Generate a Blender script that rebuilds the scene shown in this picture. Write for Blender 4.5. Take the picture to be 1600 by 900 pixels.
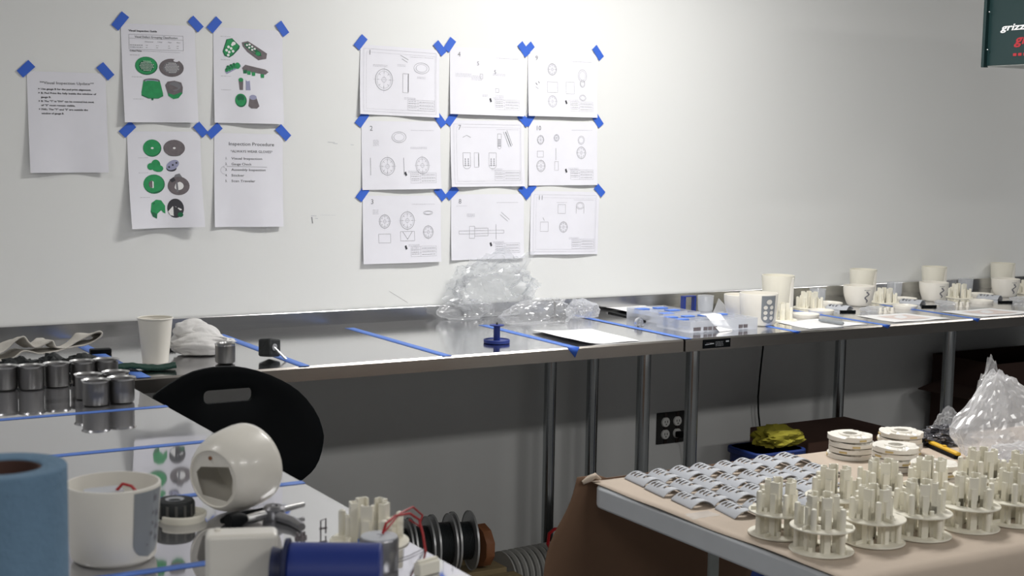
import bpy, bmesh, math, random
from math import sin, cos, pi, radians as R, sqrt, atan2, tan
from mathutils import Vector as V, Matrix as M, noise
random.seed(7)
D = bpy.data
for o in list(D.objects): D.objects.remove(o)
sc = bpy.context.scene
C = sc.collection

# ---------------------------------------------------------------- camera
F = 2186.34; YAW, PITCH, ROLL = .541, .1026, .0176; CP = V((-1.3751, -4.0324, 1.4715))
_f = V((sin(YAW)*cos(PITCH), cos(YAW)*cos(PITCH), -sin(PITCH)))
_r = V((cos(YAW), -sin(YAW), 0)); _u = _r.cross(_f)
_r, _u = cos(ROLL)*_r + sin(ROLL)*_u, -sin(ROLL)*_r + cos(ROLL)*_u
cam = D.cameras.new('camera'); camo = D.objects.new('camera', cam); C.objects.link(camo)
camo.matrix_world = M(((_r.x, _u.x, -_f.x, CP.x), (_r.y, _u.y, -_f.y, CP.y), (_r.z, _u.z, -_f.z, CP.z), (0, 0, 0, 1)))
cam.sensor_width = 36; cam.lens = F/1600*36; cam.clip_start = .05
cam.dof.use_dof = True; cam.dof.focus_distance = 4.2; cam.dof.aperture_fstop = 8.5
sc.camera = camo
# ---------------------------------------------------------------- world, exposure, lamps
w = D.worlds.new('world'); sc.world = w; w.use_nodes = True
w.node_tree.nodes['Background'].inputs[0].default_value = (.8, .85, 1, 1)
w.node_tree.nodes['Background'].inputs[1].default_value = .25
sc.view_settings.view_transform = 'Standard'; sc.view_settings.look = 'None'
sc.view_settings.exposure = 0; sc.view_settings.gamma = 1; sc.view_settings.use_curve_mapping = False
def area(name, loc, sx, sy, power, col=(1, .98, .95)):
    l = D.lights.new(name, 'AREA'); l.shape = 'RECTANGLE'; l.size = sx; l.size_y = sy
    l.energy = power; l.color = col
    o = D.objects.new(name, l); C.objects.link(o); o.location = loc
    return o
area('bench_lamp', (1.2, -1.05, 2.48), .7, .25, 38)
for x, y, p in [(-2.2, -5.2, 30), (.6, -5.2, 42), (3.4, -5.2, 40), (-2.3, -1.35, 17), (4.7, -1.35, 17)]:
    area('ceiling_lamp', (x, y, 3.06), 1.2, .4, p)

def ray(px, py): return _r*(px-800)/F - _u*(py-450)/F + _f
def at(px, py, z=.9):
    "point of a horizontal surface seen in the photograph"
    d = ray(px, py); t = (z-CP.z)/d.z; return CP + d*t
def atw(px, py, y=0.):
    d = ray(px, py); t = (y-CP.y)/d.y; return CP + d*t

# ---------------------------------------------------------------- materials
def mat(name, col, rough=.5, metal=0, noise_amt=0, nscale=20, bump=0, bscale=80, stretch=None, alpha=None, spec=.5, sheen=0, trans=0, ior=1.45, coat=0):
    m = D.materials.new(name); m.use_nodes = True; nt = m.node_tree; b = nt.nodes['Principled BSDF']
    b.inputs['Roughness'].default_value = rough; b.inputs['Metallic'].default_value = metal
    b.inputs['Specular IOR Level'].default_value = spec; b.inputs['Base Color'].default_value = (*col, 1)
    if coat: b.inputs['Coat Weight'].default_value = coat
    if sheen: b.inputs['Sheen Weight'].default_value = sheen
    if trans: b.inputs['Transmission Weight'].default_value = trans; b.inputs['IOR'].default_value = ior
    tc = nt.nodes.new('ShaderNodeTexCoord'); mp = nt.nodes.new('ShaderNodeMapping')
    nt.links.new(tc.outputs['Object'], mp.inputs[0])
    if stretch: mp.inputs['Scale'].default_value = stretch
    n = nt.nodes.new('ShaderNodeTexNoise'); n.inputs['Scale'].default_value = nscale; n.inputs['Detail'].default_value = 5
    nt.links.new(mp.outputs[0], n.inputs['Vector'])
    cr = nt.nodes.new('ShaderNodeMapRange'); k = max(noise_amt, .03)
    cr.inputs['To Min'].default_value = 1-k; cr.inputs['To Max'].default_value = 1+k
    nt.links.new(n.outputs['Fac'], cr.inputs['Value'])
    mx = nt.nodes.new('ShaderNodeMix'); mx.data_type = 'RGBA'; mx.blend_type = 'MULTIPLY'; mx.inputs['Factor'].default_value = 1
    mx.inputs['A'].default_value = (*col, 1); nt.links.new(cr.outputs[0], mx.inputs['B'])
    nt.links.new(mx.outputs['Result'], b.inputs['Base Color'])
    if bump:
        n2 = nt.nodes.new('ShaderNodeTexNoise'); n2.inputs['Scale'].default_value = bscale; n2.inputs['Detail'].default_value = 4
        nt.links.new(mp.outputs[0], n2.inputs['Vector'])
        bp = nt.nodes.new('ShaderNodeBump'); bp.inputs['Strength'].default_value = bump; bp.inputs['Distance'].default_value = .01
        nt.links.new(n2.outputs['Fac'], bp.inputs['Height']); nt.links.new(bp.outputs[0], b.inputs['Normal'])
    return m
def film(name, tint=(.93, .95, .97), clear=.72, milky=.12, rough=.12, rim=.5):
    "thin clear plastic: see-through facing you, whiter and shinier at glancing angles"
    m = D.materials.new(name); m.use_nodes = True; nt = m.node_tree; nt.nodes.clear(); N = nt.nodes.new; L = nt.links.new
    out = N('ShaderNodeOutputMaterial'); tr = N('ShaderNodeBsdfTransparent'); tr.inputs[0].default_value = (*tint, 1)
    gl = N('ShaderNodeBsdfGlossy'); gl.inputs['Roughness'].default_value = rough
    df = N('ShaderNodeBsdfDiffuse'); df.inputs[0].default_value = (.93, .94, .96, 1)
    tl = N('ShaderNodeBsdfTranslucent'); tl.inputs[0].default_value = (.93, .94, .96, 1)
    md = N('ShaderNodeMixShader'); L(df.outputs[0], md.inputs[1]); L(tl.outputs[0], md.inputs[2]); md.inputs[0].default_value = .5
    ms = N('ShaderNodeMixShader'); s = 1-clear; ms.inputs[0].default_value = milky/max(s, .01) if milky < s else 1
    L(gl.outputs[0], ms.inputs[1]); L(md.outputs[0], ms.inputs[2])
    lw = N('ShaderNodeLayerWeight'); lw.inputs[0].default_value = .5
    pw = N('ShaderNodeMath'); pw.operation = 'POWER'; pw.inputs[1].default_value = 2.5; L(lw.outputs['Facing'], pw.inputs[0])
    mr = N('ShaderNodeMapRange'); mr.inputs['To Min'].default_value = s; mr.inputs['To Max'].default_value = min(1, s+rim)
    L(pw.outputs[0], mr.inputs['Value'])
    mm = N('ShaderNodeMixShader'); L(mr.outputs[0], mm.inputs[0]); L(tr.outputs[0], mm.inputs[1]); L(ms.outputs[0], mm.inputs[2])
    L(mm.outputs[0], out.inputs[0])
    return m
m_wall = mat('painted_wall', (.80, .81, .80), .45, noise_amt=.012, nscale=1.3, bump=.02, bscale=60)
m_white = mat('white_ceiling', (.75, .75, .73), .8)
m_floor = mat('concrete_floor', (.22, .22, .22), .4, noise_amt=.15, nscale=3)
m_dkroom = mat('far_wall_paint', (.33, .34, .36), .7)
m_steel = mat('brushed_steel', (.66, .66, .67), .13, 1, noise_amt=.06, nscale=6, stretch=(1, 30, 30), bump=.012, bscale=6)
m_mirror = mat('polished_steel', (.58, .58, .60), .035, .86, noise_amt=.03, nscale=5)
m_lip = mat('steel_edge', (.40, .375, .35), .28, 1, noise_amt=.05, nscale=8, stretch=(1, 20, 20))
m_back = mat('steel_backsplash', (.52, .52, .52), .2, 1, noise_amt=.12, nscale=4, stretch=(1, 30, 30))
m_zinc = mat('galvanised_tube', (.40, .42, .43), .18, 1, noise_amt=.1, nscale=12)
m_cup = mat('steel_cup', (.27, .265, .265), .4, 1, noise_amt=.06, nscale=30)
m_rim = mat('bright_rim', (.72, .72, .72), .28, 1)
m_paper = mat('paper', (.80, .80, .86), .75)
m_paper2 = mat('paper_bright', (.86, .86, .86), .7)
m_ink = mat('ink', (.05, .05, .06), .8)
m_grey = mat('grey_ink', (.20, .20, .22), .8)
m_line = mat('drawing_line', (.30, .30, .34), .8)
m_green = mat('print_green', (.02, .30, .10), .7, noise_amt=.25, nscale=70)
m_gdark = mat('print_dark_green', (.01, .14, .06), .7)
m_pgrey = mat('print_grey', (.16, .14, .15), .7, noise_amt=.3, nscale=90)
m_lav = mat('print_lavender', (.33, .34, .50), .7)
m_tape = mat('blue_tape', (.035, .13, .62), .6, noise_amt=.08, nscale=40)
m_tape2 = mat('blue_tape_bench', (.10, .22, .66), .55, noise_amt=.08, nscale=40)
m_plas = mat('ivory_plastic', (.84, .81, .74), .35)
m_plasw = mat('white_plastic', (.82, .79, .72), .3, coat=.15)
m_cream = mat('cream_plastic', (.86, .83, .72), .5)
m_shell = mat('grey_plastic', (.50, .52, .56), .5)
m_panel = mat('grey_panel', (.26, .28, .30), .45)
m_hole = mat('dark_hole', (.02, .02, .02), .8)
m_black = mat('black_plastic', (.002, .003, .004), .55, spec=.12)
m_blue = mat('blue_plastic', (.008, .028, .21), .5)
m_navy = mat('navy_plastic', (.006, .012, .06), .5)
m_roll = mat('blue_shop_towel', (.14, .24, .35), .9, noise_amt=.08, nscale=60, bump=.3, bscale=150)
m_card = mat('cardboard_core', (.09, .045, .035), .9)
m_kraft = mat('kraft_paper', (.51, .425, .345), .8, noise_amt=.08, nscale=9, bump=.15, bscale=12)
m_kdark = mat('brown_kraft', (.20, .115, .07), .85, noise_amt=.12, nscale=9, bump=.15, bscale=10)
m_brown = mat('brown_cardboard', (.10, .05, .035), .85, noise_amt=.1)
m_table = mat('grey_table_plastic', (.70, .73, .77), .55, noise_amt=.05)
m_rag = mat('white_rag', (.72, .71, .70), .95, noise_amt=.12, nscale=18, bump=.12, bscale=120)
m_cloth = mat('beige_cloth', (.64, .61, .56), .95, noise_amt=.06, nscale=90, bump=.3, bscale=260)
m_pad = mat('green_pad', (.010, .045, .032), .95, noise_amt=.3, nscale=120, bump=.5, bscale=200)
m_glove = mat('black_glove', (.012, .015, .016), .6, bump=.3, bscale=90)
m_yel = mat('yellow_plastic', (.78, .48, .03), .4)
m_yelc = mat('yellow_green_cloth', (.28, .25, .02), .9, noise_amt=.15, nscale=20)
m_bin = mat('blue_bin', (.01, .03, .16), .5)
m_box = mat('green_enamel', (.006, .028, .029), .45)
m_bgrey = mat('pale_grey_metal', (.45, .48, .46), .5)
m_red = mat('red_wire', (.40, .01, .015), .4)
m_wire = mat('black_wire', (.02, .025, .028), .45)
m_galv = mat('spool_steel', (.55, .56, .57), .4, .5)
m_wood = mat('wood', (.33, .25, .13), .8, noise_amt=.25, nscale=12, stretch=(1, 8, 8))
m_orange = mat('orange_wood', (.26, .10, .04), .6, noise_amt=.1, nscale=20)
m_hose = mat('grey_hose', (.42, .42, .40), .6)
m_hosed = mat('dark_hose', (.09, .09, .085), .7)
m_motor = mat('motor_steel', (.30, .30, .32), .35, .9)
m_outlet = mat('outlet_white', (.72, .72, .70), .4)
m_txtw = mat('white_lettering', (.85, .85, .85), .6)
m_txtr = mat('red_lettering', (.40, .02, .03), .6)
m_film = film('clear_bag', tint=(.99, .995, 1), clear=.80, milky=.13, rough=.22, rim=.5)
m_film2 = film('cloudy_bag', tint=(.98, .985, 1), clear=.60, milky=.31, rough=.2, rim=.4)
m_clear = film('clear_plastic', tint=(.97, .98, 1), clear=.66, milky=.31, rough=.1, rim=.2)
m_cblue = film('clear_blue', tint=(.62, .75, 1), clear=.8, milky=.05, rough=.1, rim=.3)
m_yst = mat('amber_sticker', (.62, .48, .22), .6)

# ---------------------------------------------------------------- mesh helpers
class MB:
    def __init__(s): s.v = []; s.f = []; s.m = []; s.mats = []
    def mi(s, m):
        if m not in s.mats: s.mats.append(m)
        return s.mats.index(m)
    def add(s, vs, fs, m):
        n = len(s.v); s.v += [tuple(v) for v in vs]; k = s.mi(m)
        for f in fs: s.f.append(tuple(n+i for i in f)); s.m.append(k)
        return s
    def box(s, c, d, m, rot=None):
        x, y, z = d[0]/2, d[1]/2, d[2]/2
        vs = [V((a*x, b*y, e*z)) for a in (-1, 1) for b in (-1, 1) for e in (-1, 1)]
        if rot is not None: vs = [rot @ v for v in vs]
        vs = [v+V(c) for v in vs]
        return s.add(vs, [(0, 1, 3, 2), (4, 6, 7, 5), (0, 4, 5, 1), (2, 3, 7, 6), (0, 2, 6, 4), (1, 5, 7, 3)], m)
    def lathe(s, prof, m, n=40, c=(0, 0, 0), mx=None, a0=0, a1=2*pi):
        full = abs(a1-a0-2*pi) < 1e-6; cnt = n if full else n+1; vs = []
        for r, z in prof:
            for i in range(cnt):
                a = a0+(a1-a0)*i/n; p = V((max(r, 1e-5)*cos(a), max(r, 1e-5)*sin(a), z))
                if mx is not None: p = mx @ p
                vs.append(p+V(c))
        fs = []
        for j in range(len(prof)-1):
            for i in range(n):
                k = (i+1) % cnt; fs.append((j*cnt+i, j*cnt+k, (j+1)*cnt+k, (j+1)*cnt+i))
        return s.add(vs, fs, m)
    def tube(s, pts, r, m, n=8, closed=False, caps=True):
        pts = [V(p) for p in pts]; vs = []; L = len(pts); up = V((0, 0, 1))
        pr = None
        for i, p in enumerate(pts):
            t = (pts[min(i+1, L-1)]-pts[max(i-1, 0)]).normalized()
            if pr is None:
                a = t.cross(up if abs(t.z) < .9 else V((1, 0, 0))).normalized()
            else:
                a = (pr - t*pr.dot(t)).normalized()
            pr = a; b = t.cross(a); rr = r[i] if isinstance(r, (list, tuple)) else r
            for k in range(n): vs.append(p+a*rr*cos(2*pi*k/n)+b*rr*sin(2*pi*k/n))
        fs = [(i*n+k, i*n+(k+1) % n, (i+1)*n+(k+1) % n, (i+1)*n+k) for i in range(L-1) for k in range(n)]
        if caps: fs += [tuple(range(n))[::-1], tuple(range((L-1)*n, L*n))]
        return s.add(vs, fs, m)
    def prism(s, poly, z0, z1, m, mx=None):
        n = len(poly); vs = [V((x, y, z0)) for x, y in poly]+[V((x, y, z1)) for x, y in poly]
        if mx is not None: vs = [mx @ v for v in vs]
        return s.add(vs, [tuple(range(n))[::-1], tuple(range(n, 2*n))]+[(i, (i+1) % n, n+(i+1) % n, n+i) for i in range(n)], m)
    def grid(s, fn, nu, nv, m):
        vs = [fn(i/nu, j/nv) for j in range(nv+1) for i in range(nu+1)]
        return s.add(vs, [(j*(nu+1)+i, j*(nu+1)+i+1, (j+1)*(nu+1)+i+1, (j+1)*(nu+1)+i) for j in range(nv) for i in range(nu)], m)
    def build(s, name, parent=None, loc=None, smooth=35, bevel=0, solid=0, subs=0, bseg=2):
        me = D.meshes.new(name); me.from_pydata(s.v, [], s.f)
        for m in s.mats: me.materials.append(m)
        me.polygons.foreach_set('material_index', s.m)
        bm = bmesh.new(); bm.from_mesh(me); bmesh.ops.recalc_face_normals(bm, faces=bm.faces); bm.to_mesh(me); bm.free()
        if smooth: me.shade_smooth(); me.set_sharp_from_angle(angle=R(smooth))
        o = D.objects.new(name, me); C.objects.link(o)
        if parent: o.parent = parent
        if loc is not None: o.location = loc
        if solid: d = o.modifiers.new('s', 'SOLIDIFY'); d.thickness = solid; d.offset = 0
        if subs: d = o.modifiers.new('u', 'SUBSURF'); d.levels = subs; d.render_levels = subs
        if bevel: d = o.modifiers.new('b', 'BEVEL'); d.width = bevel; d.segments = bseg; d.limit_method = 'ANGLE'; d.angle_limit = R(40)
        return o
def tag(o, label, cat, group=None, kind=None):
    if label: o['label'] = label
    if cat: o['category'] = cat
    if group: o['group'] = group
    if kind: o['kind'] = kind
    return o
def thing(name, label, cat, loc=(0, 0, 0), rz=0, group=None):
    o = D.objects.new(name, None); C.objects.link(o); o.empty_display_size = .02
    o.location = loc; o.rotation_euler = (0, 0, rz); return tag(o, label, cat, group)
def struct(o): o['kind'] = 'structure'; return o
def dup(root, loc, rz=None, label=None, group=None):
    r = root.copy(); C.objects.link(r); r.location = loc
    if rz is not None: r.rotation_euler = (0, 0, rz)
    if label: r['label'] = label
    if group: r['group'] = group
    for ch in list(root.children):
        c = ch.copy(); C.objects.link(c); c.parent = r
        for g in list(ch.children):
            d = g.copy(); C.objects.link(d); d.parent = c
    return r
def rrect(w, h, r, n=5):
    out = []
    for cx, cy, a in ((w/2-r, h/2-r, 0), (-w/2+r, h/2-r, 90), (-w/2+r, -h/2+r, 180), (w/2-r, -h/2+r, 270)):
        for i in range(n+1):
            t = R(a+90*i/n); out.append((cx+r*cos(t), cy+r*sin(t)))
    return out
_tc = {}
def text_mesh(s, bold=False, shear=0):
    k = (s, bold, shear)
    if k in _tc: return _tc[k]
    cu = D.curves.new('t', 'FONT'); cu.body = s; cu.size = 1; cu.resolution_u = 2; cu.shear = shear
    if bold: cu.offset = .025
    o = D.objects.new('t', cu); C.objects.link(o)
    dg = bpy.context.evaluated_depsgraph_get(); me = o.evaluated_get(dg).to_mesh()
    vs = [(v.co.x, v.co.y) for v in me.vertices]; fs = [tuple(p.vertices) for p in me.polygons]
    o.evaluated_get(dg).to_mesh_clear(); D.objects.remove(o); D.curves.remove(cu)
    x0 = min(v[0] for v in vs); x1 = max(v[0] for v in vs)
    _tc[k] = (vs, fs, x0, x1); return _tc[k]
class Draw:
    "flat print on any surface: fn(u, v, lift) -> point; u right, v down, metres"
    def __init__(s, mb, fn, lift=.0005): s.mb = mb; s.fn = fn; s.l = lift
    def line(s, u0, v0, u1, v1, m, w=.0006, n=1):
        d = V((u1-u0, v1-v0)); L = max(d.length, 1e-6); nx, ny = -d.y/L*w/2, d.x/L*w/2; vs = []
        for i in range(n+1):
            t = i/n; u = u0+d.x*t; v = v0+d.y*t; vs += [s.fn(u+nx, v+ny, s.l), s.fn(u-nx, v-ny, s.l)]
        s.mb.add(vs, [(2*i, 2*i+1, 2*i+3, 2*i+2) for i in range(n)], m)
    def rect(s, u0, v0, u1, v1, m, w=.0006, n=8):
        for a in ((u0, v0, u1, v0), (u1, v0, u1, v1), (u1, v1, u0, v1), (u0, v1, u0, v0)): s.line(*a, m, w, n)
    def fill(s, pts, m, k=1):
        s.mb.add([s.fn(u, v, s.l*k) for u, v in pts], [tuple(range(len(pts)))], m)
    def ell(s, u, v, ru, rv, m, k=1, n=24, rot=0): s.fill([(u+ru*cos(2*pi*i/n)*cos(rot)-rv*sin(2*pi*i/n)*sin(rot), v+ru*cos(2*pi*i/n)*sin(rot)+rv*sin(2*pi*i/n)*cos(rot)) for i in range(n)], m, k)
    def ring(s, u, v, ru, rv, m, w=.0006, n=28, a0=0, a1=2*pi):
        vs = []
        for i in range(n+1):
            a = a0+(a1-a0)*i/n
            vs += [s.fn(u+(ru+w/2)*cos(a), v+(rv+w/2)*sin(a), s.l), s.fn(u+(ru-w/2)*cos(a), v+(rv-w/2)*sin(a), s.l)]
        s.mb.add(vs, [(2*i, 2*i+1, 2*i+3, 2*i+2) for i in range(n)], m)
    def text(s, t, u, v, size, m, bold=False, width=None, center=False, shear=0, k=1):
        vs, fs, x0, x1 = text_mesh(t, bold, shear); sx = size
        if width: sx = width/(x1-x0)
        if center: u = u-(x0+x1)/2*sx
        s.mb.add([s.fn(u+x*sx, v-y*size, s.l*k) for x, y in vs], fs, m)
    def scribble(s, u, v, w_, m, rows=1, dv=.004, w=.0007):
        for j in range(rows):
            x = u
            while x < u+w_:
                l = random.uniform(.002, .008); s.line(x, v+j*dv, min(x+l, u+w_), v+j*dv, m, w); x += l+.0018

# ================================================================ THE ROOM
def wallq(name, pts, m):
    return struct(MB().add(pts, [(0, 1, 2, 3)], m).build(name, smooth=0))
X0, X1, Y0, H = -4., 8., -8., 3.1
mb = MB().add([(X0, 0, 0), (X1, 0, 0), (X1, 0, H), (X0, 0, H)], [(0, 1, 2, 3)], m_wall)
d = Draw(mb, lambda u, v, l: V((u, -l, v)), .0004)          # scuffs and pencil marks on the paint
for px, py, L in ((512, 222, 12), (520, 224, 8), (486, 337, 9), (492, 341, 5), (548, 226, 5), (500, 336, 26)):
    p = atw(px, py); d.line(p.x, p.z, p.x+L/500, p.z-.001, m_shell, .0014 if L < 20 else .0005)
p = atw(608, 455); q = atw(637, 473); d.line(p.x, p.z, q.x, q.z, m_grey, .0008)
p = atw(487, 339); d.line(p.x, p.z, p.x+.003, p.z-.02, m_grey, .003)
struct(mb.build('wall_back', smooth=0))
wallq('wall_front', [(X0, Y0, 0), (X1, Y0, 0), (X1, Y0, H), (X0, Y0, H)], m_dkroom)
wallq('wall_left', [(X0, Y0, 0), (X0, 0, 0), (X0, 0, H), (X0, Y0, H)], m_dkroom)
wallq('wall_right', [(X1, Y0, 0), (X1, 0, 0), (X1, 0, H), (X1, Y0, H)], m_dkroom)
wallq('floor', [(X0, Y0, 0), (X1, Y0, 0), (X1, 0, 0), (X0, 0, 0)], m_floor)
wallq('ceiling', [(X0, Y0, H), (X1, Y0, H), (X1, 0, H), (X0, 0, H)], m_white)

# ================================================================ STEEL BENCHES
def bench(x0, x1, legs, label, badge=False):
    t = thing('steel_workbench', label, 'workbench', (x0, -.75, 0)); L = x1-x0; TD = .75
    # worktop skin with rolled front edge and upturned back, profile in (y, z) from the front
    pr = [(.02, .862), (.0, .862), (.0, .895), (.005, .9), (TD-.030, .9), (TD-.029, .9425), (TD-.028, .944), (TD-.003, .944), (TD-.002, .86)]
    mb = MB(); n = len(pr)
    mb.add([(0, y, z) for y, z in pr]+[(L, y, z) for y, z in pr], [], m_steel)
    for i in range(n-1):
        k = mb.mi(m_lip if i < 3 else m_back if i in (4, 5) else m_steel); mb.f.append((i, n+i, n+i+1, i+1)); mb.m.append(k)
    for e in (0, 1):
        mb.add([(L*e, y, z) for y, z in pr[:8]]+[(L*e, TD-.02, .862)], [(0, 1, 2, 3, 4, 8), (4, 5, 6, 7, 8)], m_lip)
    mb.box((L/2, TD/2, .88), (L-.01, TD-.06, .03), m_hosed)
    mb.build('worktop', t, smooth=0)
    for lx, ly in legs:
        g = MB(); X, Y = lx-x0, ly+.75
        g.lathe([(0, .03), (.0205, .03), (.0205, .862), (0, .862)], m_zinc, 24, (X, Y, 0))
        g.build('leg', t)
        g = MB().lathe([(0, 0), (.024, 0), (.024, .012), (.016, .03), (0, .032)], m_black, 20, (X, Y, 0)).build('foot', t)
    if badge:
        b = MB(); b.box((.118, -.0012, .8815), (.105, .0024, .027), m_black)
        dd = Draw(b, lambda u, v, l: V((.066+u, -.0026-l, .894-v)), .0003)
        dd.line(.006, .0145, .022, .0135, m_shell, .0022); dd.line(.023, .013, .040, .012, m_shell, .0028); dd.line(.010, .010, .034, .009, m_pgrey, .001); dd.scribble(.046, .008, .03, m_shell, 4, .004, .0009)
        dd.line(.086, .008, .098, .008, m_shell, .004); b.build('name_plate', t, smooth=0)
    return t
SEAM = at(1073, 531).x
bench(-1.9, SEAM-.004, [(-1.7, -.7), (-1.7, -.1), (1.08, -.715), (1.145, -.1)], 'stainless steel workbench along the white wall, carrying the spool and rag')
bench(SEAM+.004, 4.3, [(1.262, -.715), (1.318, -.1), (2.379, -.715), (2.472, -.1), (4.2, -.7), (4.2, -.1)], 'farther stainless steel workbench beyond the seam, set out with white plastic parts', True)

# foreground table, same height, running towards the camera
t = thing('steel_table', 'foreground stainless table with mirror-like top, steel cups and tools on it', 'table', (-1.5, -.757, 0))
LT = MB(); xw = 1.5-.4815; yl = 2.35
LT.box((xw/2, -yl/2, .881), (xw, yl, .038), m_mirror); LT.build('tabletop', t, bevel=.004)
for a in (.08, xw-.08):
    for b in (.06, yl-.08):
        MB().lathe([(0, 0), (.0205, 0), (.0205, .864), (0, .864)], m_zinc, 24, (a, -b, 0)).build('leg', t)

# ================================================================ SHEETS ON THE WALL
def sheet(bl, br, w, h, label, cat, draw, group, curl=.016, name='taped_sheet', tapes=(1, 1), ph=0., tl_shift=(0, 0)):
    a = atw(*bl, y=-curl*.8); b = atw(*br, y=-curl*.8); rot = atan2(b.z-a.z, b.x-a.x)
    ux = V((cos(rot), 0, sin(rot))); dn = V((sin(rot), 0, -cos(rot)))
    org = V((a.x, 0, a.z))-dn*h
    o = thing(name, label, cat, org, 0, group)
    def fn(u, v, l):
        k = v/h; y = .0015+curl*k*k*(.75+.25*cos(ph+u/w*5)) + .0025*k*sin(u/w*7+ph*2)
        p = ux*u+dn*v; return V((p.x, -y-l, p.z))
    mb = MB(); mb.grid(lambda i, j: fn(i*w, j*h, 0), 14, 14, m_paper); draw(Draw(mb, fn), w, h)
    mb.build('printed_page', o, smooth=60)
    for sd, on in zip((0, 1), tapes):
        if not on: continue
        tb = MB(); L, W2 = random.uniform(.042, .05), .0125; ang = R(48+random.uniform(-6, 6))*(1 if sd == 0 else -1)
        cx = (w-.001 if sd else .001)+(random.uniform(-.004, .002))*(1 if sd == 0 else -1); cz = .006
        e = V((cos(ang), sin(ang))); nn = V((-e.y, e.x)); P = ux*cx - dn*cz
        q = []
        for s1, s2 in ((-1, -1), (1, -1), (1, 1), (-1, 1)):
            c2 = e*L/2*s1+nn*W2*s2+V((random.uniform(-.001, .001), 0)); q.append(V((P.x+c2.x, -.0028-(.001 if sd else .0004), P.z+c2.y)))
        q2 = [v+V((0, .0004, 0)) for v in q]
        tb.add(q+q2, [(0, 1, 2, 3), (7, 6, 5, 4), (0, 4, 5, 1), (1, 5, 6, 2), (2, 6, 7, 3), (3, 7, 4, 0)], m_tape); tb.build('tape', o, smooth=0)
    return o
def d_update(d, w, h):
    d.text('**Visual Inspection Update**', w*.5, .034, .0105, m_ink, False, .148, True)
    for i, (b, s) in enumerate([(1, 'Use gauge B for the pad print alignment.'), (1, 'B: Pad Print fits fully inside the window of'), (0, 'gauge B.'), (1, 'B: The "T" in "SW" can be covered but most'), (0, 'of "S" must remain visible.'), (1, 'FAIL: The "T" and "S" are outside the'), (0, 'window of gauge B.')]):
        v = .050+i*.0112
        d.text(s, .036, v, .0068, m_ink, True, len(s)*.00345)
        if b: d.ell(.031, v-.0025, .0017, .0017, m_ink)
def disc(d, u, v, ru, rv, m, inner, im, rot=0):
    d.ell(u, v, ru, rv, m_gdark if m is m_green else m_pgrey, 1, rot=rot); d.ell(u-.001, v-.0012, ru*.95, rv*.93, m, 1.4, rot=rot)
    if inner: d.ell(u, v, ru*inner, rv*inner, im, 1.8, rot=rot)
def d_guide(d, w, h):
    d.text('Visual Inspection Guide', .022, .022, .0075, m_ink, True, .082)
    d.rect(.022, .030, .180, .072, m_grey, .0006); d.line(.022, .041, .180, .042, m_grey, .0006, 6)
    d.text('Visual Defect Grouping Classification', .101, .039, .0085, m_ink, False, .125, True)
    for u, s in ((.068, 'Dimensional'), (.104, 'Critical'), (.135, 'Major'), (.160, 'Minor')): d.text(s, u, .051, .0048, m_grey)
    for v in (.060, .066): d.scribble(.025, v, .036, m_ink, 1, w=.0013); [d.scribble(u, v, .007, m_grey, 1, w=.001) for u in (.07, .1, .135, .16)]
    d.text('Critical Points', .023, .078, .006, m_ink, True, .035); d.scribble(.023, .088, .03, m_grey, 1); d.line(.06, .076, .17, .078, m_line, .0005, 4)
    disc(d, .070, .118, .033, .026, m_green, .68, m_gdark); disc(d, .143, .122, .036, .026, m_pgrey, .66, m_grey)
    for cu, cv in ((.070, .118), (.143, .122)):
        for i in range(-4, 5):
            for j in range(-3, 4):
                if (i/4.6)**2+(j/3.7)**2 < 1: d.ell(cu+i*.0045+(.0022 if j % 2 else 0), cv+j*.0043, .0013, .0012, m_paper2, 2.4, 8)
    d.ell(.139+.018, .101, .008, .004, m_paper, 2.2, 10)
    d.scribble(.026, .150, .03, m_grey, 1); d.scribble(.028, .213, .03, m_grey, 1)
    d.fill([(.060, .160), (.108, .160), (.116, .196), (.116, .204), (.102, .211), (.072, .211), (.053, .202), (.053, .194)], m_green, 1.2); d.fill([(.053, .200), (.072, .208), (.102, .208), (.116, .200), (.116, .204), (.102, .211), (.072, .211), (.053, .203)], m_gdark, 1.5)
    d.ell(.084, .160, .024, .0062, m_pgrey, 1.6); d.ell(.084, .1605, .019, .0045, m_lav, 1.9); d.fill([(.081, .21), (.088, .21), (.087, .216), (.082, .216)], m_gdark, 1.3)
    d.fill([(.123, .172), (.13, .162), (.15, .159), (.17, .164), (.174, .178), (.172, .195), (.16, .209), (.145, .212), (.131, .203)], m_pgrey, 1.2); d.fill([(.131, .195), (.147, .200), (.168, .192), (.172, .195), (.16, .209), (.145, .212), (.131, .203)], m_green, 1.5); d.ell(.15, .175, .018, .013, m_grey, 1.4)
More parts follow.
